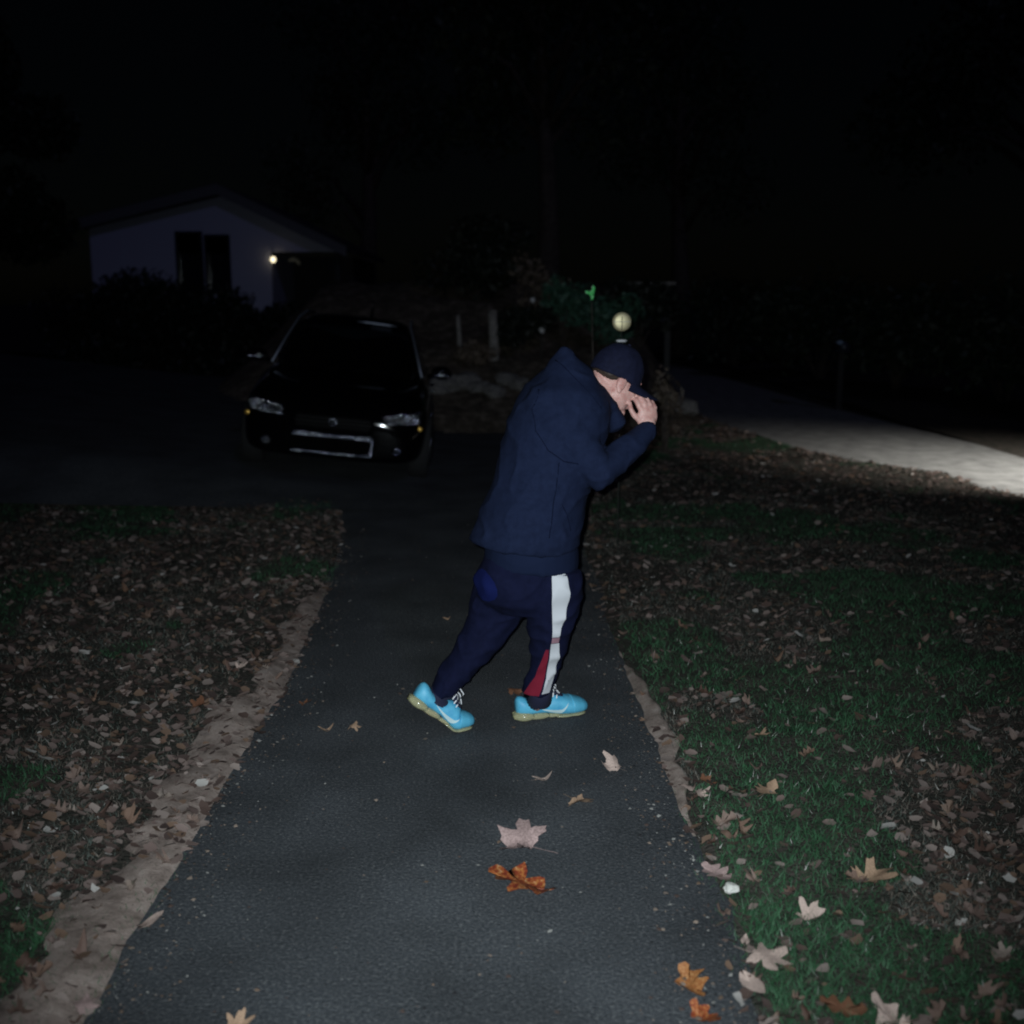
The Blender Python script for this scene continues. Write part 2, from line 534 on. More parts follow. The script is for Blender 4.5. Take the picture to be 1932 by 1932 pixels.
# ------------------------------------------------------------------ the person
Y0 = 4.25
HD = R(20)                                        # walking to the right and a little away
NV = Vector((math.cos(HD), math.sin(HD), 0))      # forward
SV = Vector((-math.sin(HD), math.cos(HD), 0))     # to the person's left (away from us)
ZV = Vector((0, 0, 1))
BASE = Vector((.04, Y0, 0))
def A(px, py, dy=0.0):
    return at(px, py, Y0 + dy)
def ring(c, ra, rb, n=28, tilt=0.0, sq=1.0):
    nv = (NV * math.cos(tilt) + ZV * math.sin(tilt))
    out = []
    for k in range(n):
        a = 2 * math.pi * k / n
        ca, sa = math.cos(a), math.sin(a)
        ca = math.copysign(abs(ca) ** sq, ca)
        sa = math.copysign(abs(sa) ** sq, sa)
        out.append(c + nv * ra * ca + SV * rb * sa)
    return out
def limb(mb, pts, ra, rb=None, n=18, cap=True):
    """tapered limb along pts with an oval section and rounded ends"""
    pts = [Vector(p) for p in pts]
    rb = rb or ra
    P, RA, RB = list(pts), list(ra), list(rb)
    if cap:
        t0 = (pts[0] - pts[1]).normalized()
        t1 = (pts[-1] - pts[-2]).normalized()
        P = [pts[0] + t0 * ra[0] * .85, pts[0] + t0 * ra[0] * .5] + P + [pts[-1] + t1 * ra[-1] * .5, pts[-1] + t1 * ra[-1] * .85]
        RA = [ra[0] * .45, ra[0] * .85] + RA + [ra[-1] * .85, ra[-1] * .45]
        RB = [rb[0] * .45, rb[0] * .85] + RB + [rb[-1] * .85, rb[-1] * .45]
    rings = []
    for i, p in enumerate(P):
        t = (P[min(i + 1, len(P) - 1)] - P[max(i - 1, 0)]).normalized()
        s = SV - t * SV.dot(t)
        if s.length < .2:
            s = NV - t * NV.dot(t)
        s.normalize()
        u = t.cross(s)
        rings.append([p + u * RA[i] * math.cos(2 * math.pi * k / n) + s * RB[i] * math.sin(2 * math.pi * k / n) for k in range(n)])
    mb.loft(rings)

# head frame
HEAD = A(1163, 718, .12)
CV = (NV * .44 + ZV * .898).normalized()
FV = (NV * .898 - ZV * .44).normalized()
def Hd(f, s, c):
    return HEAD + FV * f + SV * s + CV * c

# joints
SH_R, EL_R, WR_R = A(1054, 795, -.09), A(1132, 893, -.10), A(1224, 810, .07)
SH_L, EL_L, WR_L = A(1058, 770, .24), A(1010, 920, .32), A(1035, 1000, .22)
HIP_R, KN_R, AN_R = A(1040, 1085, -.05), A(1039, 1195, -.03), A(1020, 1318, .035)
HIP_L, KN_L, AN_L = A(975, 1085, .09), A(925, 1195, .05), A(832, 1308, .01)

body = MB()
# torso, neck
limb(body, [A(990, 1075, .01), A(1000, 1000, .02), A(1025, 900, .03), A(1055, 800, .05), A(1080, 745, .06)],
     [.13, .12, .12, .125, .08], [.165, .15, .155, .18, .12])
limb(body, [A(1080, 750, .07), A(1115, 728, .09), Hd(-.01, 0, -.03)], [.062, .058, .056])
limb(body, [SH_R, (SH_R + EL_R) / 2, EL_R], [.05, .047, .04])
limb(body, [EL_R, EL_R.lerp(WR_R, .35), WR_R], [.041, .042, .027], [.041, .042, .030])
limb(body, [SH_L, (SH_L + EL_L) / 2, EL_L], [.05, .047, .04])
limb(body, [EL_L, EL_L.lerp(WR_L, .35), WR_L], [.041, .042, .027])
limb(body, [HIP_R, KN_R, KN_R.lerp(AN_R, .3), AN_R], [.080, .050, .047, .034])
limb(body, [HIP_L, KN_L, KN_L.lerp(AN_L, .3), AN_L], [.080, .050, .047, .034])
# head: skull, face, jaw, chin, nose, brow, lips, ears
body.ell(Hd(-.012, 0, .035), (FV * .100, SV * .077, CV * .098), 22, 14)
body.ell(Hd(.022, 0, -.035), (FV * .070, SV * .064, CV * .085), 20, 12)
body.ell(Hd(.030, 0, -.082), (FV * .052, SV * .050, CV * .034), 16, 10)
body.ell(Hd(.070, 0, -.104), (FV * .022, SV * .024, CV * .019))
limb(body, [Hd(.086, 0, .016), Hd(.102, 0, -.016), Hd(.110, 0, -.030)], [.009, .012, .015], n=10)
body.ell(Hd(.078, 0, .026), (FV * .018, SV * .052, CV * .012))
body.ell(Hd(.088, 0, -.062), (FV * .012, SV * .024, CV * .008))
body.ell(Hd(.085, 0, -.076), (FV * .012, SV * .021, CV * .008))
for s in (-1, 1):
    body.ell(Hd(.055, s * .036, -.022), (FV * .026, SV * .026, CV * .022))
    body.ell(Hd(-.012, s * .080, -.012), (FV * .021, SV * .010, CV * .034))
    body.ell(Hd(-.010, s * .082, -.040), (FV * .011, SV * .008, CV * .013))
# right hand, knuckles up, fingers hooked over the brim of the cap
PALM = [(1206, 766, .075), (1216, 762, .080), (1226, 764, .088), (1235, 769, .097)]
palm_c = A(1221, 787, .082)
body.ell(palm_c, (NV * .045 + ZV * .004, SV * .019, ZV * .050), 18, 12)
limb(body, [WR_R, A(1223, 795, .075)], [.026, .031], [.024, .021])
for (kx, ky, kd), ln in zip(PALM, (.94, 1.05, 1.0, .82)):
    k0 = A(kx, ky, kd)
    k1 = A(kx - 7 * ln, ky - 13 * ln, kd + .012)
    k2 = A(kx - 16 * ln, ky - 17 * ln, kd + .032)
    k3 = A(kx - 22 * ln, ky - 10 * ln, kd + .044)
    limb(body, [A(kx * .6 + 1222 * .4, ky + 12, kd - .002), k0, k1, k2, k3], [.0118, .0120, .0102, .0093, .0080], n=12)
limb(body, [A(1206, 792, .070), A(1196, 783, .066), A(1190, 772, .070), A(1188, 760, .080)], [.013, .0115, .0098, .0085], n=12)
# left hand inside the far pocket
body.ell(WR_L + Vector((.03, 0, -.05)), (NV * .04, SV * .02, ZV * .05))
for k in range(4):
    q = WR_L + NV * (.012 + .018 * k) - ZV * .085
    limb(body, [q, q - ZV * .035, q - ZV * .06 + NV * .012], [.009, .0085, .007], n=8)
limb(body, [WR_L + NV * .05 - ZV * .03, WR_L + NV * .075 - ZV * .06], [.011, .009], n=8)
# feet inside the shoes
FOOT_R = gnd(984, 1366) + Vector((0, .045, 0))
FOOT_L = gnd(852, 1384) + Vector((0, .045, 0))
limb(body, [AN_R, FOOT_R + NV * .06 + ZV * .055, FOOT_R + NV * .16 + ZV * .045, FOOT_R + NV * .22 + ZV * .038], [.034, .032, .028, .018])
limb(body, [AN_L, FOOT_L - NV * .09 + ZV * .10, FOOT_L - NV * .02 + ZV * .05, FOOT_L + NV * .03 + ZV * .036], [.034, .030, .026, .018])
v, f, nr = voxel(body, .0042, 2, .4)
person = link('person', to_mesh('person', [p - BASE for p in v], f, M['skin']), None, BASE)
tag(person, 'stooped person in navy jacket and cap walking across the path, hand raised to cap brim', 'person')
for s in (-1, 1):
    MB().ell(Hd(.082, s * .032, -.004), (FV * .010, SV * .012, CV * .008)).obj('eye', M['eye'], person, base=BASE)

# jacket
jk = MB()
TOR = [(985, 1030, .205, .215, .00), (990, 1012, .212, .222, .00), (1000, 985, .205, .215, .01), (1016, 930, .190, .205, .02), (1036, 860, .188, .205, .03),
       (1054, 800, .195, .215, .04), (1062, 762, .180, .215, .05), (1066, 735, .150, .185, .055), (1071, 710, .108, .125, .06),
       (1073, 690, .076, .09, .06), (1069, 672, .042, .056, .06), (1066, 660, .020, .028, .06), (1065, 654, .008, .012, .06)]
jk.loft([ring(A(x, y, d), a, b, 32, tilt=-.10) for x, y, a, b, d in TOR])
limb(jk, [A(1042, 768, -.04), A(1062, 800, -.10), SH_R.lerp(EL_R, .5), EL_R, EL_R.lerp(WR_R, .45), WR_R + (EL_R - WR_R).normalized() * .012], [.110, .098, .082, .072, .060, .041], [.10, .092, .080, .072, .060, .043], n=24)
limb(jk, [SH_L, SH_L.lerp(EL_L, .5), EL_L, WR_L], [.085, .075, .068, .05], n=20)
# the collar stands along the jaw
limb(jk, [A(1072, 690, .06), A(1100, 722, .07), A(1135, 765, .085), A(1158, 795, .09)], [.030, .040, .046, .045], [.062, .082, .088, .075], n=20)
v, f, nr = voxel(jk, .0095, 9, .5)
def wrinkle(v, nr, amp, fold):
    out = []
    for p, n in zip(v, nr):
        q = Vector((p.x * 9, p.y * 9, p.z * 9))
        d = .9 * noise.noise(q) + .5 * noise.noise(q * 2.3)
        # long slack folds running down and across the cloth
        r = 1 - abs(noise.noise(Vector((p.x * 8 + p.z * 5, p.y * 5, p.z * 10 - p.x * 7)))) * 2
        d += fold * max(0, r) ** 3
        out.append(p + n * d * amp)
    return out
jv = wrinkle(v, nr, .0045, 1.5)
jacket = obj('jacket', jv, f, M['jacket'], person, base=BASE)
jb = BVHTree.FromPolygons(jv, f)
def seam(pts, name):
    """stitched seam pressed into the cloth, found from the person's right"""
    out = []
    for (x0, y0), (x1, y1) in zip(pts, pts[1:]):
        for i in range(5):
            p = A(x0 + (x1 - x0) * i / 5, y0 + (y1 - y0) * i / 5, -.1)
            hit = jb.ray_cast(p - SV * .7, SV)[0]
            if hit is not None:
                out.append(hit + SV * .0008)
    MB().tube(out, .0024, 5).obj(name, M['seam'], jacket, base=BASE)
seam([(1018, 735), (1002, 770), (1002, 810), (1020, 845), (1050, 866), (1085, 872)], 'armhole_seam')
seam([(1040, 868), (1032, 920), (1024, 970), (1016, 1015)], 'side_seam')
seam([(1046, 945), (1060, 972), (1070, 1004)], 'pocket_seam')
seam([(1066, 668), (1085, 705), (1110, 742), (1140, 778)], 'collar_seam')
# hem band and cuff
hb = MB()
hem = [(986, 1032, .207, .217, .00), (985, 1040, .202, .212, .00), (985, 1046, .188, .198, .0)]
def band(rows, name, m, parent):
    v = []
    f = []
    n = 40
    for x, y, a, b, d in rows:
        v += ring(A(x, y, d), a, b, n, tilt=-.10)
    for i in range(len(rows) - 1):
        for k in range(n):
            f.append((i * n + k, i * n + (k + 1) % n, (i + 1) * n + (k + 1) % n, (i + 1) * n + k))
    return obj(name, v, f, m, parent, base=BASE)
cf = MB()
cd = (WR_R - EL_R).normalized()
limb(cf, [WR_R - cd * .03, WR_R - cd * .012, WR_R + cd * .004], [.042, .041, .037], n=20, cap=False)
cf.obj('cuff', M['jacket'], jacket, base=BASE)

# shirt hem below the jacket
sh = MB()
sh.loft([ring(A(x, y, d), a, b, 30, tilt=-.06) for x, y, a, b, d in
         [(1000, 990, .16, .18, .0), (1003, 1030, .184, .19, 0), (1003, 1055, .187, .19, 0), (1002, 1068, .184, .188, 0)]])
v, f, nr = voxel(sh, .011, 3)
obj('shirt', wrinkle(v, nr, .004, 1.2), f, M['shirt'], person, base=BASE)

# trousers
tr = MB()
tr.loft([ring(A(x, y, d), a, b, 30) for x, y, a, b, d in
         [(998, 1015, .15, .165, .0), (996, 1055, .178, .180, .0), (991, 1090, .200, .185, .01), (992, 1125, .180, .17, .01), (995, 1150, .12, .13, .01)]])
FR = [(1043, 1075, 52, -.05), (1044, 1110, 54, -.05), (1041, 1150, 49, -.04), (1038, 1190, 39, -.03), (1034, 1230, 31, -.01), (1026, 1270, 28, .015), (1017, 1292, 28, .03), (1010, 1306, 29, .035)]
BK = [(965, 1080, 66, .08), (950, 1120, 62, .08), (935, 1160, 54, .07), (912, 1200, 46, .05), (881, 1245, 37, .03), (854, 1280, 31, .02), (840, 1300, 28, .01), (834, 1310, 27, .01)]
for T in (FR, BK):
    tr.loft([ring(A(x, y, d), w * .00213, w * .00213 * .95 + .006, 24) for x, y, w, d in T])
v, f, nr = voxel(tr, .0095, 3, .5)
tv = wrinkle(v, nr, .0065, 1.5)
trousers = obj('trousers', tv, f, M['trousers'], person, base=BASE)
bvh = BVHTree.FromPolygons(tv, f)
def cloth_panel(axis, rows, name, m, nseg=10, off=.0028):
    """piece of cloth sewn round the leg: rows of (y, angle from, angle to) about the axis of the leg"""
    pts, fc, rr = [], [], []
    for (y0, a0, b0), (y1, a1, b1) in zip(rows, rows[1:]):
        k = max(2, int((y1 - y0) / 4))
        rr += [(y0 + (y1 - y0) * i / k, a0 + (a1 - a0) * i / k, b0 + (b1 - b0) * i / k) for i in range(k)]
    rr.append(rows[-1])
    for y, a, b in rr:
        cx = float(np.interp(y, [q[1] for q in axis], [q[0] for q in axis]))
        cd_ = float(np.interp(y, [q[1] for q in axis], [q[-1] for q in axis]))
        c = A(cx, y, cd_)
        for i in range(nseg + 1):
            th = R(a + (b - a) * i / nseg)
            d = NV * math.cos(th) + SV * math.sin(th)
            hit, n, idx, dist = bvh.ray_cast(c, d)
            hit = hit if hit is not None else c + d * .07
            pts.append(hit + d * off)
    w = nseg + 1
    for j in range(len(rr) - 1):
        for i in range(nseg):
            fc.append((j * w + i, j * w + i + 1, (j + 1) * w + i + 1, (j + 1) * w + i))
    return obj(name, pts, fc, m, trousers, base=BASE)
cloth_panel(FR, [(1072, -114, -84), (1120, -114, -80), (1150, -111, -83), (1175, -108, -88), (1190, -107, -90)], 'side_stripe', M['stripe_white'])
cloth_panel(FR, [(1203, -108, -84), (1235, -107, -74), (1262, -105, -72), (1299, -97, -64)], 'side_stripe', M['stripe_white'])
cloth_panel(FR, [(1191, -107, -88), (1202, -107, -86)], 'stripe_patch', M['stripe_pink'])
cloth_panel(FR, [(1214, -120, -112), (1240, -132, -111), (1270, -146, -109), (1303, -170, -102)], 'red_panel', M['panel_red'])
cloth_panel([(991, 1060, .01), (991, 1130, .01)], [(1064, -176, -164), (1070, -186, -154), (1080, -192, -146), (1092, -194, -143), (1104, -192, -144), (1114, -184, -150), (1121, -174, -162)], 'seat_patch', M['royal'])  # royal blue patch over the back of the seat

# cap
cp = MB()
rings = []
for i in range(11):
    th = (math.pi / 2) * i / 10.4
    rr_, hh = math.cos(th), math.sin(th)
    rings.append([Hd(-.012, 0, .004) + FV * (.112 * rr_ ** .8) * math.cos(2 * math.pi * k / 36) + SV * (.090 * rr_ ** .8) * math.sin(2 * math.pi * k / 36) + CV * (.140 * hh ** 1.0) for k in range(36)])
cp.loft(rings)
v, f, nr = voxel(cp, .006, 3, .5)
cap = obj('cap', [p + n * .003 * noise.noise(p * 26) for p, n in zip(v, nr)], f, M['cap'], person, base=BASE)
br = MB()
top, bot = [], []
nu, nv_ = 12, 24
bv, bf = [], []
for sheet_ in (0, 1):
    for i in range(nu + 1):
        for j in range(nv_ + 1):
            t = -1 + 2 * j / nv_
            a = t * R(68)
            r0x, r0y = .100 * math.cos(a), .088 * math.sin(a)
            ext = .108 * max(0, 1 - t * t) ** .55
            u = i / nu
            fx = r0x + ext * u
            cz = .020 - .030 * (abs(r0y) / .085) ** 2 * (.25 + .75 * u) - .012 * u
            bv.append(Hd(fx - .012, r0y, cz - .006 * sheet_))
n1 = (nu + 1) * (nv_ + 1)
w = nv_ + 1
for i in range(nu):
    for j in range(nv_):
        q = (i * w + j, i * w + j + 1, (i + 1) * w + j + 1, (i + 1) * w + j)
        bf.append(q)
        bf.append(tuple(k + n1 for k in q[::-1]))
for j in range(nv_):
    a = nu * w + j
    bf.append((a, a + 1, a + 1 + n1, a + n1))
obj('brim', bv, bf, M['cap'], cap, base=BASE)
MB().ell(Hd(-.012, 0, .146), (FV * .008, SV * .008, CV * .005)).obj('button', M['cap'], cap, base=BASE)
# short hair at the nape and temples below the cap
hr = MB()
hr.ell(Hd(-.040, 0, .012), (FV * .070, SV * .079, CV * .042), 22, 12)
v, f, nr = voxel(hr, .005, 2)
obj('hair', [p + n * .003 * noise.noise(p * 90) for p, n in zip(v, nr)], f, M['hair'], person, base=BASE)

# shoes
SHX = [0, .008, .025, .05, .08, .11, .14, .17, .20, .23, .255, .272, .282]
SHW = [.018, .028, .035, .037, .036, .037, .041, .046, .049, .048, .042, .030, .012]
SHT = [.082, .092, .090, .076, .068, .076, .090, .086, .076, .067, .058, .048, .036]
SHB = [.034, .030, .026, .024, .024, .022, .016, .011, .009, .009, .011, .014, .020]
def lerp_tab(tab, x):
    return float(np.interp(x, SHX, tab))
def make_shoe(parent, origin, bend, lateral_sign, label):
    """origin: heel (flat) or ball (flexed) of the foot on the ground; bend: angle of the lifted heel"""
    PIV = .200
    KS = 1.13
    def place(x, y, z):
        y, z = y * KS, z * KS
        x = PIV + (x - PIV) * KS if bend else x * KS
        if bend:
            # parts behind the ball swing up about it, smoothly
            k = min(1, max(0, (PIV + .03 - x) / .06))
            a = bend * k
            dx, dz = x - PIV, z - .0
            X = dx * math.cos(a) + dz * math.sin(a)
            Z = -dx * math.sin(a) + dz * math.cos(a)
            return origin + NV * X + SV * y + ZV * max(Z, .001)
        return origin + NV * x + SV * y + ZV * z
    def sect(x, n=20):
        hw, zt, zb = lerp_tab(SHW, x), lerp_tab(SHT, x), lerp_tab(SHB, x)
        pts = []
        for k in range(n):
            a = 2 * math.pi * k / n
            c, s = math.cos(a), math.sin(a)
            y = hw * math.copysign(abs(c) ** .65, c)
            zz = (math.copysign(abs(s) ** .75, s) + 1) / 2
            if s > 0:
                y *= 1 - .42 * (abs(s) ** 2.0)
            pts.append((x, y, zb + (zt - zb) * zz))
        return pts
    up = MB()
    xs = lin(0, .282, 40)
    up.loft([[place(*q) for q in sect(x)] for x in xs])
    shoe = up.obj('shoe', M['shoe'], parent, base=BASE)
    shoe["label"] = label
    # toe overlay in a paler knit
    tc = MB()
    xs2 = lin(.212, .281, 14)
    tc.loft([[place(q[0], q[1] * 1.025, q[2] + (.0018 if q[2] > .03 else 0)) for q in sect(x)] for x in xs2])
    tc.obj('toe_cap', M['shoe_toe'], shoe, base=BASE)
    # clear bubble sole, heel pod and forefoot pods
    so = MB()
    def pod(x0, x1, z0, z1, grow):
        rs = []
        for i in range(9):
            u = i / 8
            x = x0 + (x1 - x0) * u
            k = max(.12, math.sin(math.pi * (.08 + .84 * u)) ** .45)
            hw = (lerp_tab(SHW, x) + grow) * (.75 + .25 * k)
            zc, zh = (z0 + z1) / 2, (z1 - z0) / 2 * k
            rs.append([place(x, hw * math.copysign(abs(math.cos(2 * math.pi * j / 16)) ** .6, math.cos(2 * math.pi * j / 16)),
                             zc + zh * math.copysign(abs(math.sin(2 * math.pi * j / 16)) ** .8, math.sin(2 * math.pi * j / 16))) for j in range(16)])
        so.loft(rs)
    pod(-.010, .060, .001, .038, .006)
    pod(.045, .120, .002, .030, .003)
    pod(.105, .165, .004, .022, -.004)
    pod(.150, .215, .001, .014, -.003)
    pod(.200, .268, .001, .014, -.003)
    so.obj('sole', M['sole'], shoe, base=BASE)
    # tongue and laces
    tg = MB()
    limb(tg, [place(.175, 0, .078), place(.145, 0, .094), place(.118, 0, .112), place(.100, 0, .128)], [.010, .012, .011, .008], [.026, .026, .026, .022], n=14)
    tg.obj('tongue', M['sock'], shoe, base=BASE)
    lc = MB()
    for i in range(5):
        x = .112 + .014 * i
        z = .122 - .0105 * i
        lc.tube([place(x - .006, -.030, z - .016), place(x + .002, -.016, z + .004), place(x + .004, 0, z + .008), place(x + .002, .016, z + .004), place(x - .006, .030, z - .016)], .0028, 6)
    for s in (-1, 1):
        lc.tube([place(.118, s * .004, .128), place(.128, s * .022, .140), place(.142, s * .036, .132), place(.146, s * .034, .114), place(.130, s * .014, .116)], .0026, 6)
        lc.tube([place(.120, s * .004, .126), place(.140, s * .018, .122), place(.158, s * .034, .098)], .0024, 6)
    lc.obj('laces', M['lace'], shoe, base=BASE)
    # curved tick on each flank
    for s in (-1, 1):
        sv_, sf_ = [], []
        npt = 22
        for i in range(npt + 1):
            u = i / npt
            x = .078 + .112 * u
            zc = .050 - .020 * math.sin(math.pi * min(1, u / .76) * .5) + (.030 * ((u - .76) / .24) ** 1.4 if u > .76 else 0)
            hw = .0008 + .0105 * (u ** 1.1) * (1 if u < .72 else max(0, 1 - (u - .72) / .28) ** .8)
            for dz in (-hw, hw):
                z = zc + dz
                zt, zb = lerp_tab(SHT, x), lerp_tab(SHB, x)
                q = max(0, min(1, (z - zb) / (zt - zb)))
                sn = 2 * q - 1
                sn = math.copysign(abs(sn) ** (1 / .75), sn)
                cs = math.sqrt(max(0, 1 - sn * sn)) ** .65
                y = lerp_tab(SHW, x) * cs * (1 - .42 * max(0, sn) ** 2.0)
                sv_.append(place(x, s * (y + .0022), z))
        for i in range(npt):
            sf_.append((2 * i, 2 * i + 1, 2 * i + 3, 2 * i + 2))
        obj('tick_mark', sv_, sf_, M['swoosh'], shoe, base=BASE)
    return shoe
make_shoe(person, FOOT_R - NV * .025, 0, -1, 'bright blue running shoe planted flat, clear yellowish sole')
make_shoe(person, FOOT_L, R(37), 1, 'bright blue running shoe with its heel lifted')
for an, kn, p1, p2 in ((AN_R, KN_R, FOOT_R + NV * .052 + ZV * .078, FOOT_R + NV * .105 + ZV * .078), (AN_L, KN_L, FOOT_L - NV * .068 + ZV * .125, FOOT_L - NV * .035 + ZV * .085)):
    sk = MB()
    limb(sk, [an + (kn - an).normalized() * .05, an, p1, p2], [.044, .047, .046, .038], n=20)
    sk.obj('sock', M['sock'], person, base=BASE)

# ------------------------------------------------------------------ the parked car
CB = Vector((-1.68, 10.0, .0))
car = empty('parked_car', CB, 'black car parked facing the path, its headlights catching the light', 'car')
car.rotation_euler = (0, R(6.3), R(4))
car.scale = (.95, .95, .95)
car.location.z = drive_z(-1.72, 11.5) + .014
ST = [(-.02, .66, .60, .26), (.0, .72, .66, .24), (.06, .79, .72, .22), (.16, .85, .79, .21), (.40, .895, .86, .20), (.9, .91, .925, .20), (1.30, .91, .985, .20), (1.6, .91, 1.01, .20),
      (2.6, .91, 1.03, .20), (3.6, .91, 1.04, .20), (4.2, .88, 1.04, .21), (4.45, .83, 1.0, .24), (4.56, .78, .86, .28), (4.58, .72, .7, .3)]
bd = MB()
rings = []
for y, w, top, bot in ST:
    h = [(0, top + .03), (w * .5, top + .025), (w * .80, top), (w * .95, top - .07), (w, top - .20), (w, (top + bot) / 2 - .02), (w * .985, bot + .12), (w * .93, bot + .02), (w * .6, bot), (0, bot)]
    r = [Vector((x, y, z)) for x, z in h] + [Vector((-x, y, z)) for x, z in h[-2:0:-1]]
    rings.append(r)
bd.loft(rings)
cbody = bd.obj('body', M['paint_black'], car)
ss = cbody.modifiers.new("s", 'SUBSURF')
ss.levels = ss.render_levels = 2
bpy.context.view_layer.update()
e = evaluated(cbody)
cbvh = BVHTree.FromPolygons([p.co.copy() for p in e.vertices], [tuple(p.vertices) for p in e.polygons])
bpy.data.meshes.remove(e)
def front_y(x, z, back=.0):
    hit = cbvh.ray_cast(Vector((x, -1, z)), Vector((0, 1, 0)))
    return (hit[0].y if hit[0] else .2) + back
def side_x(y, z, s):
    hit = cbvh.ray_cast(Vector((s * 2, y, z)), Vector((-s, 0, 0)))
    return hit[0].x if hit[0] else s * .9
# greenhouse
cn = MB()
CS = [(1.22, .97, .80, .76), (1.55, 1.22, .80, .70), (1.95, 1.47, .80, .62), (2.2, 1.535, .80, .60), (2.9, 1.55, .80, .60), (3.5, 1.51, .79, .59), (3.9, 1.36, .77, .60), (4.25, 1.02, .74, .66)]
rings = []
for y, top, wb, wt in CS:
    zb = .95
    h = [(0, top + .012), (wt * .7, top + .006), (wt * .95, top - .02), (wt + (wb - wt) * .3, zb + (top - zb) * .7), (wb, zb), (0, zb - .02)]
    rings.append([Vector((x, y, z)) for x, z in h] + [Vector((-x, y, z)) for x, z in h[-2:0:-1]])
cn.loft(rings)
cabin = cn.obj('cabin', M['paint_black'], car)
ss = cabin.modifiers.new("s", 'SUBSURF')
ss.levels = ss.render_levels = 1
def plate_grid(name, fn, nu, nv, m, parent, thick=None):
    v = [fn(i / nu, j / nv) for j in range(nv + 1) for i in range(nu + 1)]
    w = nu + 1
    f = [(j * w + i, j * w + i + 1, (j + 1) * w + i + 1, (j + 1) * w + i) for j in range(nv) for i in range(nu)]
    o = obj(name, v, f, m, parent)
    if thick:
        so = o.modifiers.new("t", 'SOLIDIFY')
        so.thickness = thick
    return o
plate_grid('windscreen', lambda u, v: Vector(((u * 2 - 1) * (.72 - .14 * v), 1.30 + .66 * v + .05 * (u * 2 - 1) ** 2 - .035, .995 + .475 * v + .012 - .02 * (u * 2 - 1) ** 2)), 10, 6, M['car_glass'], cabin, .004)
for s in (-1, 1):
    for y0, y1, t0, t1 in ((1.75, 2.62, 2.12, 2.60), (2.70, 3.60, 2.72, 3.40)):
        plate_grid('side_window', lambda u, v: Vector((s * (.812 - .17 * v), (y0 + (y1 - y0) * u) * (1 - v) + (t0 + (t1 - t0) * u) * v, 1.03 + .42 * v)), 6, 4, M['car_glass'], cabin, .004)
    # roof edge strip, pale satin standing in for streaks reflected on the pillars
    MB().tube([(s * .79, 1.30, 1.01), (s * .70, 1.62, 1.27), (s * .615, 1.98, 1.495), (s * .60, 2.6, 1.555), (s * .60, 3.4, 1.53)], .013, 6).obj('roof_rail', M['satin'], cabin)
    # mirrors
    mi = MB()
    mi.ell((s * 1.0, 1.62, 1.06), (Vector((.11, 0, 0)), Vector((0, .055, 0)), Vector((0, 0, .07))))
    mi.tube([(s * .86, 1.66, 1.0), (s * .95, 1.63, 1.03)], .022)
    mo = mi.obj('mirror', M['paint_black'], car)
    MB().ell((s * 1.0, 1.585, 1.03), (Vector((.09, 0, 0)), Vector((0, .03, 0)), Vector((0, 0, .018)))).obj('mirror_trim', M['chrome'], mo)
    # headlight: lamp housing that wraps round the corner
    def hl(u, v, k=0.0):
        x = s * (.47 + .37 * u)
        z = .655 + .035 * u + (v - .5) * (.075 + .05 * u)
        return Vector((x, front_y(x, z) - .012 - k, z))
    ho = plate_grid('headlight', lambda u, v: hl(u, v), 16, 6, M['lamp_reflector'], car, .012)
    for u in (.25, .55, .85):
        c = hl(u, .5, .004)
        MB().ell(c, (Vector((.034, 0, 0)), Vector((0, .02, 0)), Vector((0, 0, .034)))).obj('projector_lens', M['lamp_reflector'], ho)
    MB().tube([hl(0, 0, .006), hl(.3, 0, .006), hl(.6, 0, .006), hl(1, 0, .006)], .007, 6).obj('light_strip', M['chrome'], ho)
    c = hl(.96, -.35, .004)
    MB().ell(c, (Vector((.032, 0, 0)), Vector((0, .016, 0)), Vector((0, 0, .026)))).obj('turn_signal', M['amber'], ho)
    # fog lamps
    x = s * .62
    MB().ell((x, front_y(x, .36) - .004, .36), (Vector((.05, 0, 0)), Vector((0, .02, 0)), Vector((0, 0, .035)))).obj('fog_lamp', M['lamp_reflector'], car)
def bar(x0, x1, z0, z1, r, name, m, parent, n=14):
    return MB().tube([(x0 + (x1 - x0) * i / n, front_y(x0 + (x1 - x0) * i / n, z0 + (z1 - z0) * i / n) - r * .7, z0 + (z1 - z0) * i / n) for i in range(n + 1)], r, 8).obj(name, m, parent)
gr = plate_grid('grille', lambda u, v: Vector(((u * 2 - 1) * (.40 - .05 * abs(v - .5)), front_y((u * 2 - 1) * .40, .50 + .16 * v) - .006, .50 + .16 * v)), 16, 4, M['plastic_black'], car, .006)
for k in range(4):
    bar(-.37, .37, .52 + .04 * k, .52 + .04 * k, .006, 'grille_bar', M['plastic_black'], gr)
bar(-.38, .38, .455, .455, .024, 'chrome_bar', M['chrome'], car)
bar(-.38, .38, .285, .285, .013, 'chrome_bar', M['chrome'], car)
bar(.38, .385, .285, .455, .010, 'chrome_bar', M['chrome'], car, 5)
bd_ = MB()
bd_.tube([(.036 * math.cos(a), front_y(0, .585) - .02, .585 + .032 * math.sin(a)) for a in lin(0, 2 * math.pi, 21)], .005, 6)
bd_.tube([(-.03, front_y(0, .585) - .02, .585), (.03, front_y(0, .585) - .02, .585)], .004, 6)
bd_.obj('badge', M['chrome'], car)
MB().tube([(.02 + .44 * k, 1.985 + .02 * k * k, 1.505 - .012 * k * k) for k in lin(0, 1, 6)], [.006, .014, .016, .016, .014, .006], 6).obj('roof_highlight', M['satin'], cabin)  # added pale strip standing in for the highlight above the windscreen
wb_ = MB()
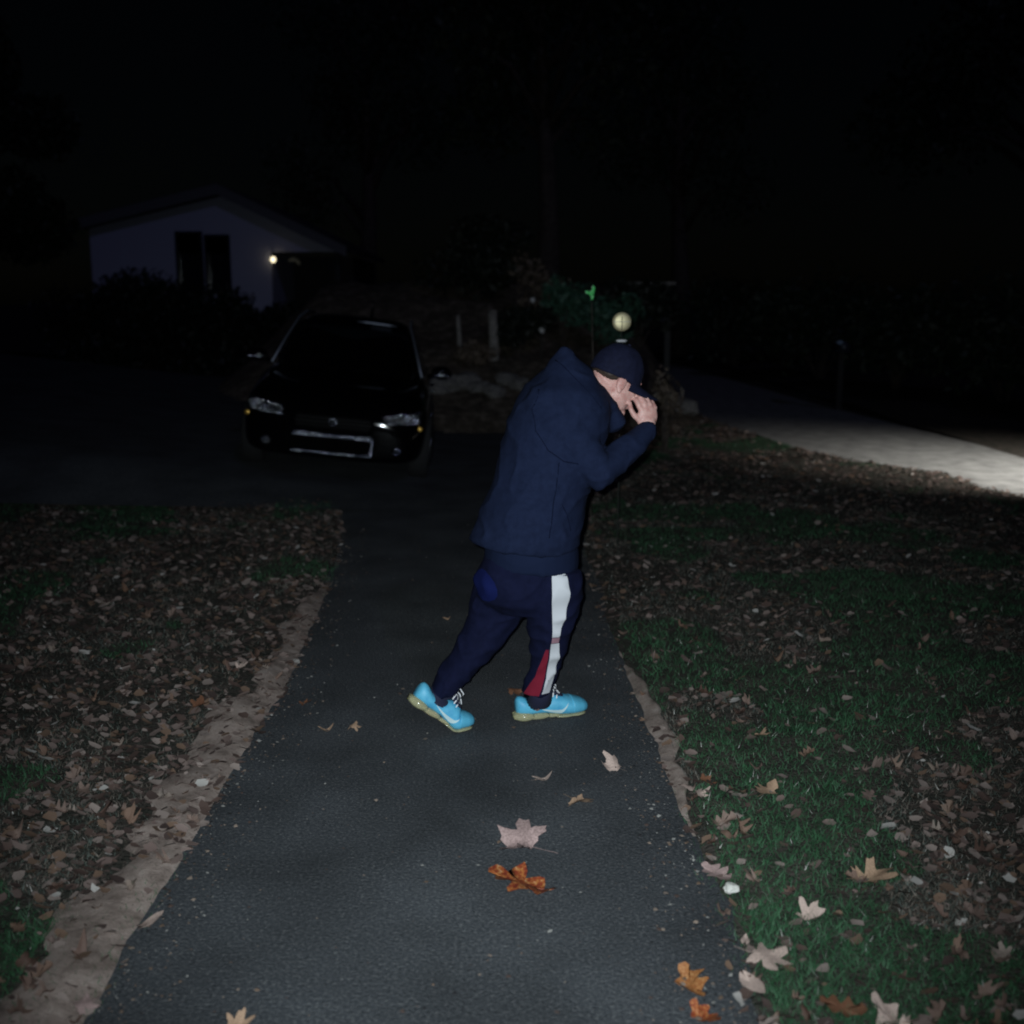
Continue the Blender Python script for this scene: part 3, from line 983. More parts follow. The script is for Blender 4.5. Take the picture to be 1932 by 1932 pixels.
for s in (-1, 1):
    wb_.tube([(s * .02 - .3 * (s > 0), 1.24, .99), (s * .02 + .25 - .3 * (s > 0), 1.28, 1.02)], .008, 6)
wb_.obj('wiper', M['plastic_black'], car)
for s in (-1, 1):
    for y in (.86, 3.62):
        ty = MB()
        rings = []
        for (x, rr) in ((-.10, .20), (-.105, .29), (-.085, .325), (0, .335), (.085, .325), (.105, .29), (.10, .20)):
            rings.append([Vector((x, rr * math.cos(2 * math.pi * k / 32), rr * math.sin(2 * math.pi * k / 32))) for k in range(32)])
        ty.loft(rings)
        wheel = empty('wheel', (s * .84, y, .335))
        wheel.parent = car
        ty.obj('tyre', M['tyre'], wheel)
        rm = MB()
        rm.tube([(s * .104, .20 * math.cos(a), .20 * math.sin(a)) for a in lin(0, 2 * math.pi, 29)], .016, 6)
        for k in range(5):
            a = 2 * math.pi * k / 5
            rm.tube([(s * .108, 0, 0), (s * .108, .19 * math.cos(a), .19 * math.sin(a))], [.034, .022], 6)
        rm.obj('rim', M['rim'], wheel)
    for y in (1.68, 2.66):
        pass
    # door seams and handles
    for y in (1.95, 2.85):
        x = side_x(y, .82, s)
        MB().tube([(x + s * .012, y, .82), (x + s * .03, y + .05, .83), (x + s * .03, y + .14, .83), (x + s * .012, y + .19, .82)], .011, 6).obj('door_handle', M['chrome'], car)
    MB().tube([(side_x(y, .97, s) + s * .004, y, .97) for y in lin(1.6, 4.0, 8)], .009, 6).obj('belt_trim', M['chrome'], car)
MB().tube([(.10, 3.3, 1.53), (.10, 3.36, 1.62), (.10, 3.46, 1.66)], [.02, .012, .006]).obj('roof_aerial', M['plastic_black'], cabin)

# ------------------------------------------------------------------ foliage
def foliage(name, m, parent, blobs, n, size, base, seed):
    """leaf-sized faces spread through overlapping clumps"""
    rng = np.random.default_rng(seed)
    vs, fs, tone = [], [], []
    tot = sum(b[1][0] * b[1][1] * b[1][2] for b in blobs) ** 1.0
    for c, r, in blobs:
        k = max(20, int(n * (r[0] * r[1] * r[2]) / tot))
        d = rng.normal(size=(k, 3))
        d /= np.linalg.norm(d, axis=1)[:, None]
        rad = rng.random(k) ** .38
        rad *= 1 + .25 * np.array([noise.noise(Vector(q) * 2.2 + Vector(c)) for q in d])
        P = np.array(c) + d * rad[:, None] * np.array(r)
        a = rng.normal(size=(k, 3)); a /= np.linalg.norm(a, axis=1)[:, None]
        b = rng.normal(size=(k, 3)); b -= a * (a * b).sum(1)[:, None]; b /= np.linalg.norm(b, axis=1)[:, None]
        s = size * (.6 + .8 * rng.random(k))[:, None]
        q = np.stack([P - a * s, P + b * s * .45, P + a * s, P - b * s * .45], 1)
        st = len(vs)
        vs.append(q.reshape(-1, 3)); tone.append(np.repeat(rng.random(k), 4))
    V = np.concatenate(vs) - np.array(base)
    F = np.arange(len(V)).reshape(-1, 4)
    me = bpy.data.meshes.new(name)
    me.vertices.add(len(V)); me.vertices.foreach_set("co", V.ravel())
    me.loops.add(F.size); me.loops.foreach_set("vertex_index", F.ravel().astype(np.int32))
    me.polygons.add(len(F)); me.polygons.foreach_set("loop_start", np.arange(0, F.size, 4, dtype=np.int32))
    me.update(calc_edges=True)
    at_ = me.attributes.new("Tone", 'FLOAT', 'POINT')
    at_.data.foreach_set("value", np.concatenate(tone).astype(np.float32))
    me.materials.append(m)
    return link(name, me, parent)

def tree(loc, h, cw, label, seed, n=5000, crown0=.4, group='trees standing round the lawn'):
    rng = random.Random(seed)
    t = empty('tree', loc, label, 'tree', group)
    tr_ = MB()
    lean = (rng.uniform(-.3, .3), rng.uniform(-.3, .3))
    r0 = .022 * h + .05
    pts = [(lean[0] * k + .1 * math.sin(k * 5 + seed), lean[1] * k, h * .8 * k - .1 * (k == 0)) for k in lin(0, 1, 7)]
    tr_.tube(pts, [r0 * (1.25 - 1.05 * k) for k in lin(0, 1, 7)], 10)
    blobs = []
    for i in range(11):
        a = rng.uniform(0, 6.28)
        z0 = h * rng.uniform(crown0 * .75, .72)
        k = z0 / (h * .8)
        p0 = Vector((lean[0] * k, lean[1] * k, z0))
        rr = cw * rng.uniform(.35, .75)
        p1 = Vector((math.cos(a) * rr, math.sin(a) * rr, min(h * .95, z0 + h * rng.uniform(.08, .25))))
        mid = (p0 + p1) / 2 + Vector((0, 0, .04 * h))
        tr_.tube([p0, mid, p1], [r0 * .42, r0 * .25, r0 * .09], 6)
        blobs.append((tuple(p1), (cw * rng.uniform(.28, .45), cw * rng.uniform(.28, .45), cw * rng.uniform(.2, .34))))
    blobs.append(((lean[0], lean[1], h * .85), (cw * .5, cw * .5, h * .15)))
    tr_.obj('trunk', M['bark'], t)
    foliage('crown', M['tree_leaf'], t, blobs, n, .11, (0, 0, 0), seed)
    return t

def shrub(name, loc, w, h, mkey, label, seed, n=1500, size=.05, group=None, cat='shrub', nb=7, low=.35):
    rng = random.Random(seed)
    t = empty(name, loc, label, cat, group)
    st = MB()
    blobs = []
    for i in range(nb):
        a, rr = rng.uniform(0, 6.28), w * .5 * rng.uniform(.1, .7)
        z = h * rng.uniform(low, .8)
        p = (math.cos(a) * rr, math.sin(a) * rr * .8, z)
        st.tube([(0, 0, -.1), (p[0] * .4, p[1] * .4, z * .5), p], [.022, .014, .006], 5)
        blobs.append((p, (w * rng.uniform(.2, .32), w * rng.uniform(.2, .3), h * rng.uniform(.2, .34))))
    st.obj('stem', M['bark'], t)
    foliage('foliage', M[mkey], t, blobs, n, size, (0, 0, 0), seed)
    return t

# ------------------------------------------------------------------ house beyond the drive
HB = Vector((-8.2, 30, 0))
house = empty('house', HB, 'pale sided house with gabled front, porch and two tall windows behind the car', 'house')
def HP(px, py, Y=30.0):
    p = at(px, py, Y)
    return p.x - HB.x, p.z
xl, xr, xw = HP(150, 430)[0], HP(650, 475)[0], HP(512, 500)[0]
rx, rz = HP(415, 362)
ez = HP(650, 475)[1]
ezl = HP(150, 428)[1]
wl_ = MB()
# gable wall: lower wall left of the porch, gable above everything
x0w, x1w, z0w, z1w = [], [], [], []
WINS = [(HP(333, 440)[0], HP(378, 440)[0], HP(350, 548)[1], HP(350, 440)[1]), (HP(388, 448)[0], HP(430, 448)[0], HP(400, 546)[1], HP(400, 446)[1])]
cols = [xl + .25, WINS[0][0], WINS[0][1], WINS[1][0], WINS[1][1], xw]
wz0, wz1 = min(w[2] for w in WINS), max(w[3] for w in WINS)
D = .22
for i in range(5):
    a, b = cols[i], cols[i + 1]
    if i in (1, 3):
        w = WINS[0] if i == 1 else WINS[1]
        wl_.box(a, b, 0, D, -.1, w[2])
        wl_.box(a, b, 0, D, w[3], ez)
    else:
        wl_.box(a, b, 0, D, -.1, ez)
# gable triangle (solid prism) over wall and porch
g = [(xl + .25, ez), (xr - .12, ez), (rx, rz - .12), (xl + .25, ezl - .04)]
wl_.add([(x, y, z) for y in (.0, D) for x, z in g], [(0, 1, 2, 3), (7, 6, 5, 4), (0, 4, 5, 1), (1, 5, 6, 2), (2, 6, 7, 3), (3, 7, 4, 0)])
wl_.box(xl + .25, xl + .25 + D, D, 8, -.1, ez)
wl_.box(xw - D, xw, D, 3.0, -.1, ez)
wl_.obj('wall', M['siding'], house, smooth=False)
rf = MB()
for s, xe in ((-1, xl - .15), (1, xr + .1)):
    sl = (rz - ez) / (xr - rx) if s > 0 else (rz - ezl) / (rx - xl)
    ze = rz - abs(xe - rx) * sl
    q = [(rx, rz + .02), (xe, ze + .02), (xe, ze + .18), (rx, rz + .20)]
    rf.add([(x, y, z) for y in (-.35, 8.3) for x, z in q], [(0, 1, 2, 3), (7, 6, 5, 4), (0, 4, 5, 1), (1, 5, 6, 2), (2, 6, 7, 3), (3, 7, 4, 0)])
roof = rf.obj('roof', M['roof'], house, smooth=False)
for s, xe in ((-1, xl - .15), (1, xr + .1)):
    sl = (rz - ez) / (xr - rx) if s > 0 else (rz - ezl) / (rx - xl)
    ze = rz - abs(xe - rx) * sl
    MB().add([(rx, -.38, rz - .10), (xe, -.38, ze - .10), (xe, -.38, ze + .16), (rx, -.38, rz + .16), (rx, -.35, rz - .10), (xe, -.35, ze - .10), (xe, -.35, ze + .16), (rx, -.35, rz + .16)],
             [(0, 1, 2, 3), (7, 6, 5, 4), (0, 4, 5, 1), (1, 5, 6, 2), (2, 6, 7, 3), (3, 7, 4, 0)]).obj('barge_board', M['trim'], roof, smooth=False)
for (a, b, c, d) in WINS:
    w = MB().box(a, b, .12, .14, c, d).obj('window', M['window_dark'], house, smooth=False)
    fr = MB()
    fr.box(a - .05, a + .03, -.03, .115, c - .05, d + .05).box(b - .03, b + .05, -.03, .115, c - .05, d + .05)
    fr.box(a + .03, b - .03, -.028, .115, c - .05, c + .03).box(a + .03, b - .03, -.028, .115, d - .03, d + .05)
    fr.box(a + .03, b - .03, .06, .115, (c + d) / 2 - .02, (c + d) / 2 + .02)
    fr.obj('frame', M['window_dark'], w, smooth=False)
    MB().box(a - .1, b + .1, -.09, .0, c - .11, c - .055).obj('sill', M['trim'], w, smooth=False)
MB().box(xw, xr - .2, 3.0, 3.0 + D, -.1, ez - .003).box(xr - .2 - D, xr - .2, 3.0 + D, 8, -.1, ez - .003).obj('porch_wall', M['porch_shade'], house, smooth=False)
MB().box(xw + .35, xw + 1.25, 2.93, 2.998, 1.05, 3.0 if ez > 3.05 else ez - .15).obj('door', M['porch_shade'], house, smooth=False)
MB().box(xw + .002, xr + .0, -.05, 2.99, -.1, 1.0).obj('porch_floor', M['porch_shade'], house, smooth=False)
MB().box(xr - .26, xr - .12, .02, .16, 1.0, ez).obj('porch_post', M['porch_shade'], house, smooth=False)
lx, lz = HP(515, 490)
lp = MB()
lp.ell((lx + .03, -.12, lz), (Vector((.066, 0, 0)), Vector((0, .066, 0)), Vector((0, 0, .072))))
plamp = lp.obj('porch_lamp', M['lamp_glow'], house)
MB().tube([(lx, 0, lz + .12), (lx, -.08, lz + .16), (lx + .03, -.12, lz + .10)], .02, 6).obj('lamp_bracket', M['post_black'], plamp)
wr = MB()
gx, gz = HP(541, 495)
wr.tube([(gx + .17 * math.cos(a), .9, gz + .17 * math.sin(a) - .06) for a in lin(.1, 2.4, 9)], [.03, .05, .06, .05, .06, .07, .06, .05, .03], 7)
glint_curve = wr.obj('porch_glint', M['lamp_pale'], None)  # bright glint in the porch, drawn as an added pale curve
glint_curve.location = HB
tag(glint_curve, 'small pale curved planter in the dark porch of the house', 'glint')
MB().tube([(gx, .9, gz + .12), (gx, .9, ez + .02)], .008, 5).obj('glint_cord', M['post_black'], glint_curve)
ld = bpy.data.lights.new('porch_light', 'POINT')
ld.energy = .03
ld.color = (1, .85, .55)
ld.shadow_soft_size = .08
lo = bpy.data.objects.new('porch_light', ld)
lo.location = (lx + .12, -.32, lz)
lo.parent = house
COL.objects.link(lo)

SHL = ['broad dark shrub at the left corner of the pale house', 'dark shrub under the pale house wall left of the windows', 'dark shrub below the left window of the pale house',
       'tall narrow dark shrub below the right window of the pale house', 'low dark shrub at the corner of the house porch', 'low dark shrub in front of the house porch']
for (px, w, h), nm, sd in zip(((195, 3.0, 2.55), (275, 2.8, 2.5), (352, 2.6, 2.2), (412, 2.0, 2.25), (478, 2.4, 1.72), (570, 2.6, 1.72)), SHL, range(1, 7)):
    p = at(px, 570, 28.2)
    shrub('shrub', (p.x, 28.2, -.05), w, h, 'dark_leaf', nm, sd, 5200, .085, 'shrubs along the house front', nb=18, low=.10)

# ------------------------------------------------------------------ bank planting, rocks, posts
rk = random.Random(5)
rock_meshes = []
for k in range(4):
    bm = bmesh.new()
    bmesh.ops.create_icosphere(bm, subdivisions=3, radius=1)
    for v_ in bm.verts:
        v_.co *= 1 + .35 * noise.noise(v_.co * 1.3 + Vector((k * 9, 0, 0))) + .12 * noise.noise(v_.co * 3.5)
        v_.co.z *= .7
    me = bpy.data.meshes.new('rock'); bm.to_mesh(me); bm.free()
    me.materials.append(M['rock'])
    rock_meshes.append(me)
for i, px in enumerate((822, 850, 880, 905, 932, 955, 982, 1010, 1255, 1283)):
    y = 16.0 + rk.uniform(-.25, .3)
    x = at(px, 715, y).x
    o = link('rock', rock_meshes[i % 4], None, (x, y, bank_z(x, y) + .04))
    s = rk.uniform(.13, .22)
    o.scale = (s * rk.uniform(.9, 1.5), s, s)
    o.rotation_euler = (0, 0, rk.uniform(0, 6))
    tag(o, 'rough grey rock edging the dark garden bank behind the person', 'rock', 'rocks edging the garden bank')

def on_bank(px, y):
    x = at(px, 600, y).x
    return Vector((x, y, bank_z(x, y) - .02))
shrub('shrub', on_bank(1060, 17.6), 1.1, 1.0, 'green_leaf', 'green broad-leaved shrub behind the person and left of the round reflector', 21, 900, .06, 'shrubs on the garden bank')
shrub('shrub', on_bank(1150, 17.2), 1.0, .95, 'green_leaf', 'blue-green leafy shrub just behind the round reflector', 22, 800, .06, 'shrubs on the garden bank')
shrub('shrub', on_bank(975, 17.2), 1.25, .78, 'dark_leaf', 'low dark shrub on the bank between the car and the person', 23, 2200, .05, 'shrubs on the garden bank')
shrub('shrub', on_bank(1020, 18.6), 1.0, 1.15, 'dry_leaf', 'brown dry shrub high on the bank above the person', 24, 700, .05, 'shrubs on the garden bank')
shrub('shrub', on_bank(1205, 18.4), 1.5, 1.1, 'dark_leaf', 'dark shrub on the bank right of the round reflector', 25, 1800, .06, 'shrubs on the garden bank')
shrub('shrub', on_bank(900, 19.6), 2.2, 1.5, 'dark_leaf', 'large dark shrub on the bank right of the car roof', 26, 2600, .07, 'shrubs on the garden bank')
shrub('dry_plant', (at(1256, 720, 12.5).x, 12.5, 0), .45, .95, 'dry_leaf', 'brown dry plant in the grass just right of the person\'s cap', 27, 380, .04, cat='plant')
shrub('dry_plant', on_bank(885, 16.7), .9, .4, 'dry_leaf', 'olive brown ground plant on the bank above the rocks', 28, 700, .045, cat='plant')
# one fresh leafy sprig that catches the flash
sp = Vector((at(1113, 900, 8.5).x, 8.5, .01))
tip = at(1116, 553, 8.5)
sprig = empty('sapling', sp, 'thin sapling behind the person with one bright green leaf cluster at its tip', 'plant')
MB().tube([sp - ZV * .05, sp.lerp(tip, .5) + Vector((.03, 0, 0)), tip], [.008, .006, .003], 6).obj('stem', M['bark'], sprig, base=sp)
for dx, dz, a, s_ in ((.004, .004, 1.05, .034), (-.030, .006, 2.6, .024), (.014, .036, 1.5, .024), (.006, -.034, 1.0, .020)):
    c = tip + Vector((dx, -.012, dz))
    d, e_ = Vector((math.cos(a), -.15, math.sin(a))), Vector((-math.sin(a), -.3, math.cos(a)))
    pts = [c - d * s_, c - d * s_ * .45 + e_ * s_ * .42, c + d * s_ * .3 + e_ * s_ * .5, c + d * s_, c + d * s_ * .35 - e_ * s_ * .4, c - d * s_ * .4 - e_ * s_ * .55, c - Vector((0, .006, 0))]
    obj('leaf', pts, [(0, 1, 6), (1, 2, 6), (2, 3, 6), (3, 4, 6), (4, 5, 6), (5, 0, 6)], M['bright_leaf'], sprig, base=sp)

# weathered posts
for px, y, h, r, lb in ((865, 17.3, .55, .035, 'thin weathered post standing on the bank next to the car roof'), (930, 17.0, .72, .075, 'thick mottled wooden post on the bank left of the person')):
    p = on_bank(px, y)
    pb = MB()
    pts = [p + Vector((.012 * math.sin(k * 4), 0, -.1 + (h + .1) * k)) for k in lin(0, 1, 8)]
    pb.tube(pts, [r * (1.12 - .2 * k) for k in lin(0, 1, 8)], 12)
    pw = pb.obj('wooden_post', M['wood_grey'], None, base=p)
    pw.location = p
    tag(pw, lb, 'post')
    # bevelled cap piece
    MB().tube([p + Vector((0, 0, h)), p + Vector((0, 0, h + .03))], [r * 1.05, r * .6], 12).obj('post_top', M['wood_grey'], pw, base=p)
# rail fence at the top of the bank
fx0, fx1 = at(1185, 530, 19.5).x, at(1268, 530, 19.5).x
fz = at(1220, 531, 19.5).z
fb = Vector(((fx0 + fx1) / 2, 19.5, bank_z((fx0 + fx1) / 2, 19.5)))
fence = empty('rail_fence', fb, 'short pale wooden rail fence at the top of the garden bank', 'fence')
for x in (fx0 + .06, fx1 - .06):
    MB().box(x - .05, x + .05, 19.45, 19.55, bank_z(x, 19.5) - .2, fz - .06).obj('post', M['post_black'], fence, smooth=False, base=fb)
MB().box(fx0 - .05, fx1 + .05, 19.40, 19.6, fz - .058, fz - .012).obj('rail', M['wood_grey'], fence, smooth=False, base=fb)
MB().box(fx0 + .112, fx1 - .112, 19.47, 19.53, fz - .42, fz - .33).obj('rail', M['bark'], fence, smooth=False, base=fb)
# little solar lights on the bank
for px, py, y, lb in ((1022, 623, 16.9, 'small pale globe garden light beside the raised collar of the person'), (1005, 566, 18.0, 'small pale globe garden light higher up the bank left of the green shrub')):
    p = on_bank(px, y)
    t_ = at(px, py, y)
    gl = empty('garden_light', p, lb, 'garden light', 'garden lights on the bank')
    MB().tube([p - ZV * .1, Vector((p.x, p.y, t_.z - .03))], .008, 6).obj('stake', M['stake'], gl, base=p)
    MB().ell((p.x, p.y, t_.z), (Vector((.042, 0, 0)), Vector((0, .042, 0)), Vector((0, 0, .045)))).obj('globe', M['lace'], gl, base=p)
    MB().tube([(p.x, p.y, t_.z + .035), (p.x, p.y, t_.z + .06)], [.045, .03], 10).obj('cap', M['stake'], gl, base=p)

# round drive reflector on its stake
RY = 7.2
rc = at(1173, 607, RY)
rb = Vector((rc.x, RY, .02))
rs = empty('reflector_stake', rb, 'round pale yellow reflector on a thin stake above the person\'s cap', 'reflector')
MB().tube([(rb.x, RY + .01, -.2), (rb.x, RY + .01, rc.z - .03)], .0035, 8).obj('stake', M['stake'], rs, base=rb)
rad = .060
dsc = MB()
rings = []
for y, r_ in ((.004, .93), (-.004, 1.0), (-.010, .97), (-.015, .7), (-.017, .3)):
    rings.append([Vector((rc.x + rad * r_ * math.cos(2 * math.pi * k / 28), RY + y, rc.z + rad * r_ * math.sin(2 * math.pi * k / 28))) for k in range(28)])
dsc.loft(rings)
disc = dsc.obj('reflector_disc', M['reflector'], rs, base=rb)
MB().box(rc.x - .0028, rc.x + .0028, RY - .024, RY - .016, rc.z - rad * .95, rc.z + rad * .55).obj('rib', M['reflector_rib'], disc, smooth=False, base=rb)
MB().box(rc.x - rad * .9, rc.x + rad * .9, RY - .0232, RY - .016, rc.z - .002, rc.z + .002).obj('rib', M['lamp_pale'], disc, smooth=False, base=rb)
c2 = at(1175, 643, RY)
MB().ell((rc.x, RY - .006, c2.z), (Vector((.036, 0, 0)), Vector((0, .014, 0)), Vector((0, 0, .009)))).obj('clip', M['lace'], rs, base=rb)

# mailbox beyond the road
MY = 18.0
mc = at(1587, 655, MY)
mb_ = Vector((mc.x, MY, 0))
mbx = empty('mailbox', mb_, 'dark mailbox on a post beyond the road, its flag glinting', 'mailbox')
MB().box(mc.x - .045, mc.x + .045, MY - .045, MY + .045, -.1, mc.z - .085).obj('post', M['post_black'], mbx, smooth=False, base=mb_)
bx = MB()
bx.loft([[Vector((mc.x + .085 * math.cos(a) if 0 <= a <= math.pi else mc.x + .085 * (1 if a > 4.7 else -1), MY + y, mc.z + (.085 * math.sin(a) if a <= math.pi else -.085))) for a in (lin(0, math.pi, 9) + [4.0, 5.5])] for y in (-.24, .24)])
bx.obj('box', M['mailbox'], mbx, base=mb_)
c = at(1585, 646, MY - .26)
MB().add([c + Vector((-.075, 0, 0)), c + Vector((.01, 0, .032)), c + Vector((.07, 0, -.004)), c + Vector((.0, 0, -.03)), c + Vector((0, -.02, 0)), c + Vector((0, .01, 0))],
         [(1, 0, 4), (2, 1, 4), (3, 2, 4), (0, 3, 4), (0, 1, 5), (1, 2, 5), (2, 3, 5), (3, 0, 5)]).obj('flag', M['mail_flag'], mbx, smooth=False, base=mb_)

# ------------------------------------------------------------------ hedge and trees
hedge_lab = ['dark hedge bush beyond the road by the right picture edge', 'dark hedge bush beyond the road right of the mailbox', 'dark hedge bush beyond the road behind the mailbox',
             'dark hedge bush beyond the road left of the mailbox', 'dark hedge bush at the far end of the road']
for i, (x, y, w, h) in enumerate(((9.0, 15.2, 3.2, 2.0), (8.2, 18.5, 3.2, 2.3), (7.4, 21.5, 3.2, 2.2), (6.9, 25.0, 3.4, 2.4), (5.9, 29.5, 3.6, 2.6))):
    shrub('hedge_bush', (x, y, 0), w, h, 'hedge_leaf', hedge_lab[i], 40 + i, 3200, .08, 'bushes beyond the road', cat='bush', nb=10)
tree((-12.9, 27.0, -.05), 8.5, 2.9, 'dark tree hiding the left end of the pale house', 61, 15000, .10)
tree((-5.2, 40.0, -.05), 13, 4.2, 'tall dark tree rising behind the house and car', 62, 6500)
tree((.8, 27.5, 1.0), 10, 3.6, 'tall dark tree behind the garden bank above the person', 63, 6500)
tree((5.6, 38.0, -.05), 12, 4.2, 'tall dark tree at the end of the road right of the person', 64, 6500)
tree((11.5, 24.0, -.05), 11, 4.0, 'tall dark tree behind the hedge at upper right', 65, 6500)

# ------------------------------------------------------------------ lamp beside the road, just right of the view
LB = Vector((7.1, 9.3, 0))
lampp = empty('lamp_post', LB, 'black lamp post beside the road, lighting the pale concrete', 'lamp post')
lq = MB()
lq.tube([LB - ZV * .1, LB + ZV * .25, LB + ZV * .3, LB + ZV * 2.6], [.07, .065, .04, .034], 12)
lq.obj('post', M['post_black'], lampp, base=LB)
hd = LB + Vector((-.28, .05, 2.68))
MB().tube([LB + ZV * 2.58, LB + Vector((-.1, .02, 2.72)), hd + ZV * .04], [.03, .026, .022], 8).obj('arm', M['post_black'], lampp, base=LB)
shade = MB().tube([hd + ZV * .05, hd + ZV * .01, hd - ZV * .10], [.03, .08, .15], 20).obj('lamp_shade', M['post_black'], lampp, base=LB)
MB().ell(hd - ZV * .06, (Vector((.05, 0, 0)), Vector((0, .05, 0)), Vector((0, 0, .04)))).obj('bulb', M['bulb'], shade, base=LB)
sd = bpy.data.lights.new('lamp_beam', 'SPOT')
sd.energy = 1500
sd.spot_size = R(76)
sd.spot_blend = 1.0
sd.shadow_soft_size = .05
sd.color = (1, .97, .90)
so_ = bpy.data.objects.new('lamp_beam', sd)
so_.location = hd - LB - ZV * .125
so_.rotation_euler = (hd - ZV * .125 - Vector((5.7, 10.95, 0))).to_track_quat('Z', 'Y').to_euler()
so_.parent = lampp
COL.objects.link(so_)

# ------------------------------------------------------------------ grass
def add_mesh_np(name, V, F, m, attr=None, kind=None):
    me = bpy.data.meshes.new(name)
    me.vertices.add(len(V)); me.vertices.foreach_set("co", V.astype(np.float32).ravel())
    k = F.shape[1]
    me.loops.add(F.size); me.loops.foreach_set("vertex_index", F.ravel().astype(np.int32))
    me.polygons.add(len(F)); me.polygons.foreach_set("loop_start", np.arange(0, F.size, k, dtype=np.int32))
    me.update(calc_edges=True)
    if attr is not None:
        a = me.color_attributes.new("Col", 'FLOAT_COLOR', 'POINT')
        a.data.foreach_set("color", np.concatenate([attr, np.ones((len(attr), 1))], 1).astype(np.float32).ravel())
    me.materials.append(m)
    o = link(name, me)
    if kind:
        o["kind"] = kind
    return o

def scatter(side, n, pl=1.9, pr=2.6):
    """points on the lawn, thinning with distance; returns arrays x, y, d"""
    X, Y, Dd = [], [], []
    while len(X) < n:
        if side < 0:
            y = 1.9 + (10.4 - 1.9) * random.random() ** pl
            e = edge_l(y)
            d = random.random() ** 1.15 * min(5.2, .3 + y * .62)
            x = e - d
            if y > lawn_end(x):
                continue
        else:
            y = 1.9 + (22 - 1.9) * random.random() ** pr
            e, r = edge_r(y), interp(ROAD_IN, y)
            w = min(r - e, .4 + y * .55)
            d = random.random() ** 1.05 * w
            x = e + d
        X.append(x); Y.append(y); Dd.append(d)
    return X, Y, Dd

GREEN = [(-1.45, 6.9, .35), (-1.85, 3.6, .30), (-1.55, 2.5, .25), (1.0, 3.4, .26), (.75, 2.75, .15), (.78, 5.3, .28), (2.2, 6.2, .6), (1.35, 4.2, .3)]
def patch(x, y):
    g = noise.noise(Vector((x * 1.15, y * .95, 6.3))) + .5 * noise.noise(Vector((x * 3.1, y * 2.8, 2))) - .12
    for gx_, gy_, gr_ in GREEN:
        g += .8 * math.exp(-((x - gx_) ** 2 + ((y - gy_) * .8) ** 2) / gr_ ** 2)
    return g

def grass(side, n):
    X, Y, Dd = scatter(side, n)
    V, C = [], []
    for x, y, d in zip(X, Y, Dd):
        g = patch(x, y)
        bare = d < (.24 if side < 0 else .07) and y < 6.5
        if bare and random.random() < .80 + .18 * noise.noise(Vector((x * 9, y * 5, 0))):
            continue
        if g < -.25 and random.random() < .6:
            continue
        z = lawn_z(x, y, d if side < 0 else min(d, interp(ROAD_IN, y) - x)) - .004
        h = random.uniform(.008, .028) * (1 + .5 * max(0, g)) * (1 if y < 6 else 1.15)
        w = random.uniform(.0010, .0021) * (1 + y * .06)
        a = random.uniform(0, 6.283)
        l = random.uniform(.25, 1.25) * h
        b = random.uniform(0, 6.283)
        dx, dy = math.cos(a) * w, math.sin(a) * w
        lx_, ly_ = math.cos(b) * l, math.sin(b) * l
        V += [(x - dx, y - dy, z), (x + dx, y + dy, z), (x + lx_, y + ly_, z + h)]
        t = random.random()
        if g > .16:
            c = (.018 + .022 * t, .062 + .060 * t, .028 + .024 * t)
        elif random.random() < .45:
            c = (.11 + .08 * t, .09 + .065 * t, .072 + .055 * t)
        else:
            c = (.044 + .042 * t, .058 + .048 * t, .048 + .040 * t)
        if random.random() < .009:
            c = (.45, .43, .40)
        C += [c, c, c]
    V, C = np.array(V), np.array(C)
    o = add_mesh_np('grass', V, np.arange(len(V)).reshape(-1, 3), M['blade'], C, 'stuff')
    return o
tag(grass(-1, 190000), 'short dark green grass left of the path', 'grass')
tag(grass(1, 290000), 'short dark green grass right of the path', 'grass')

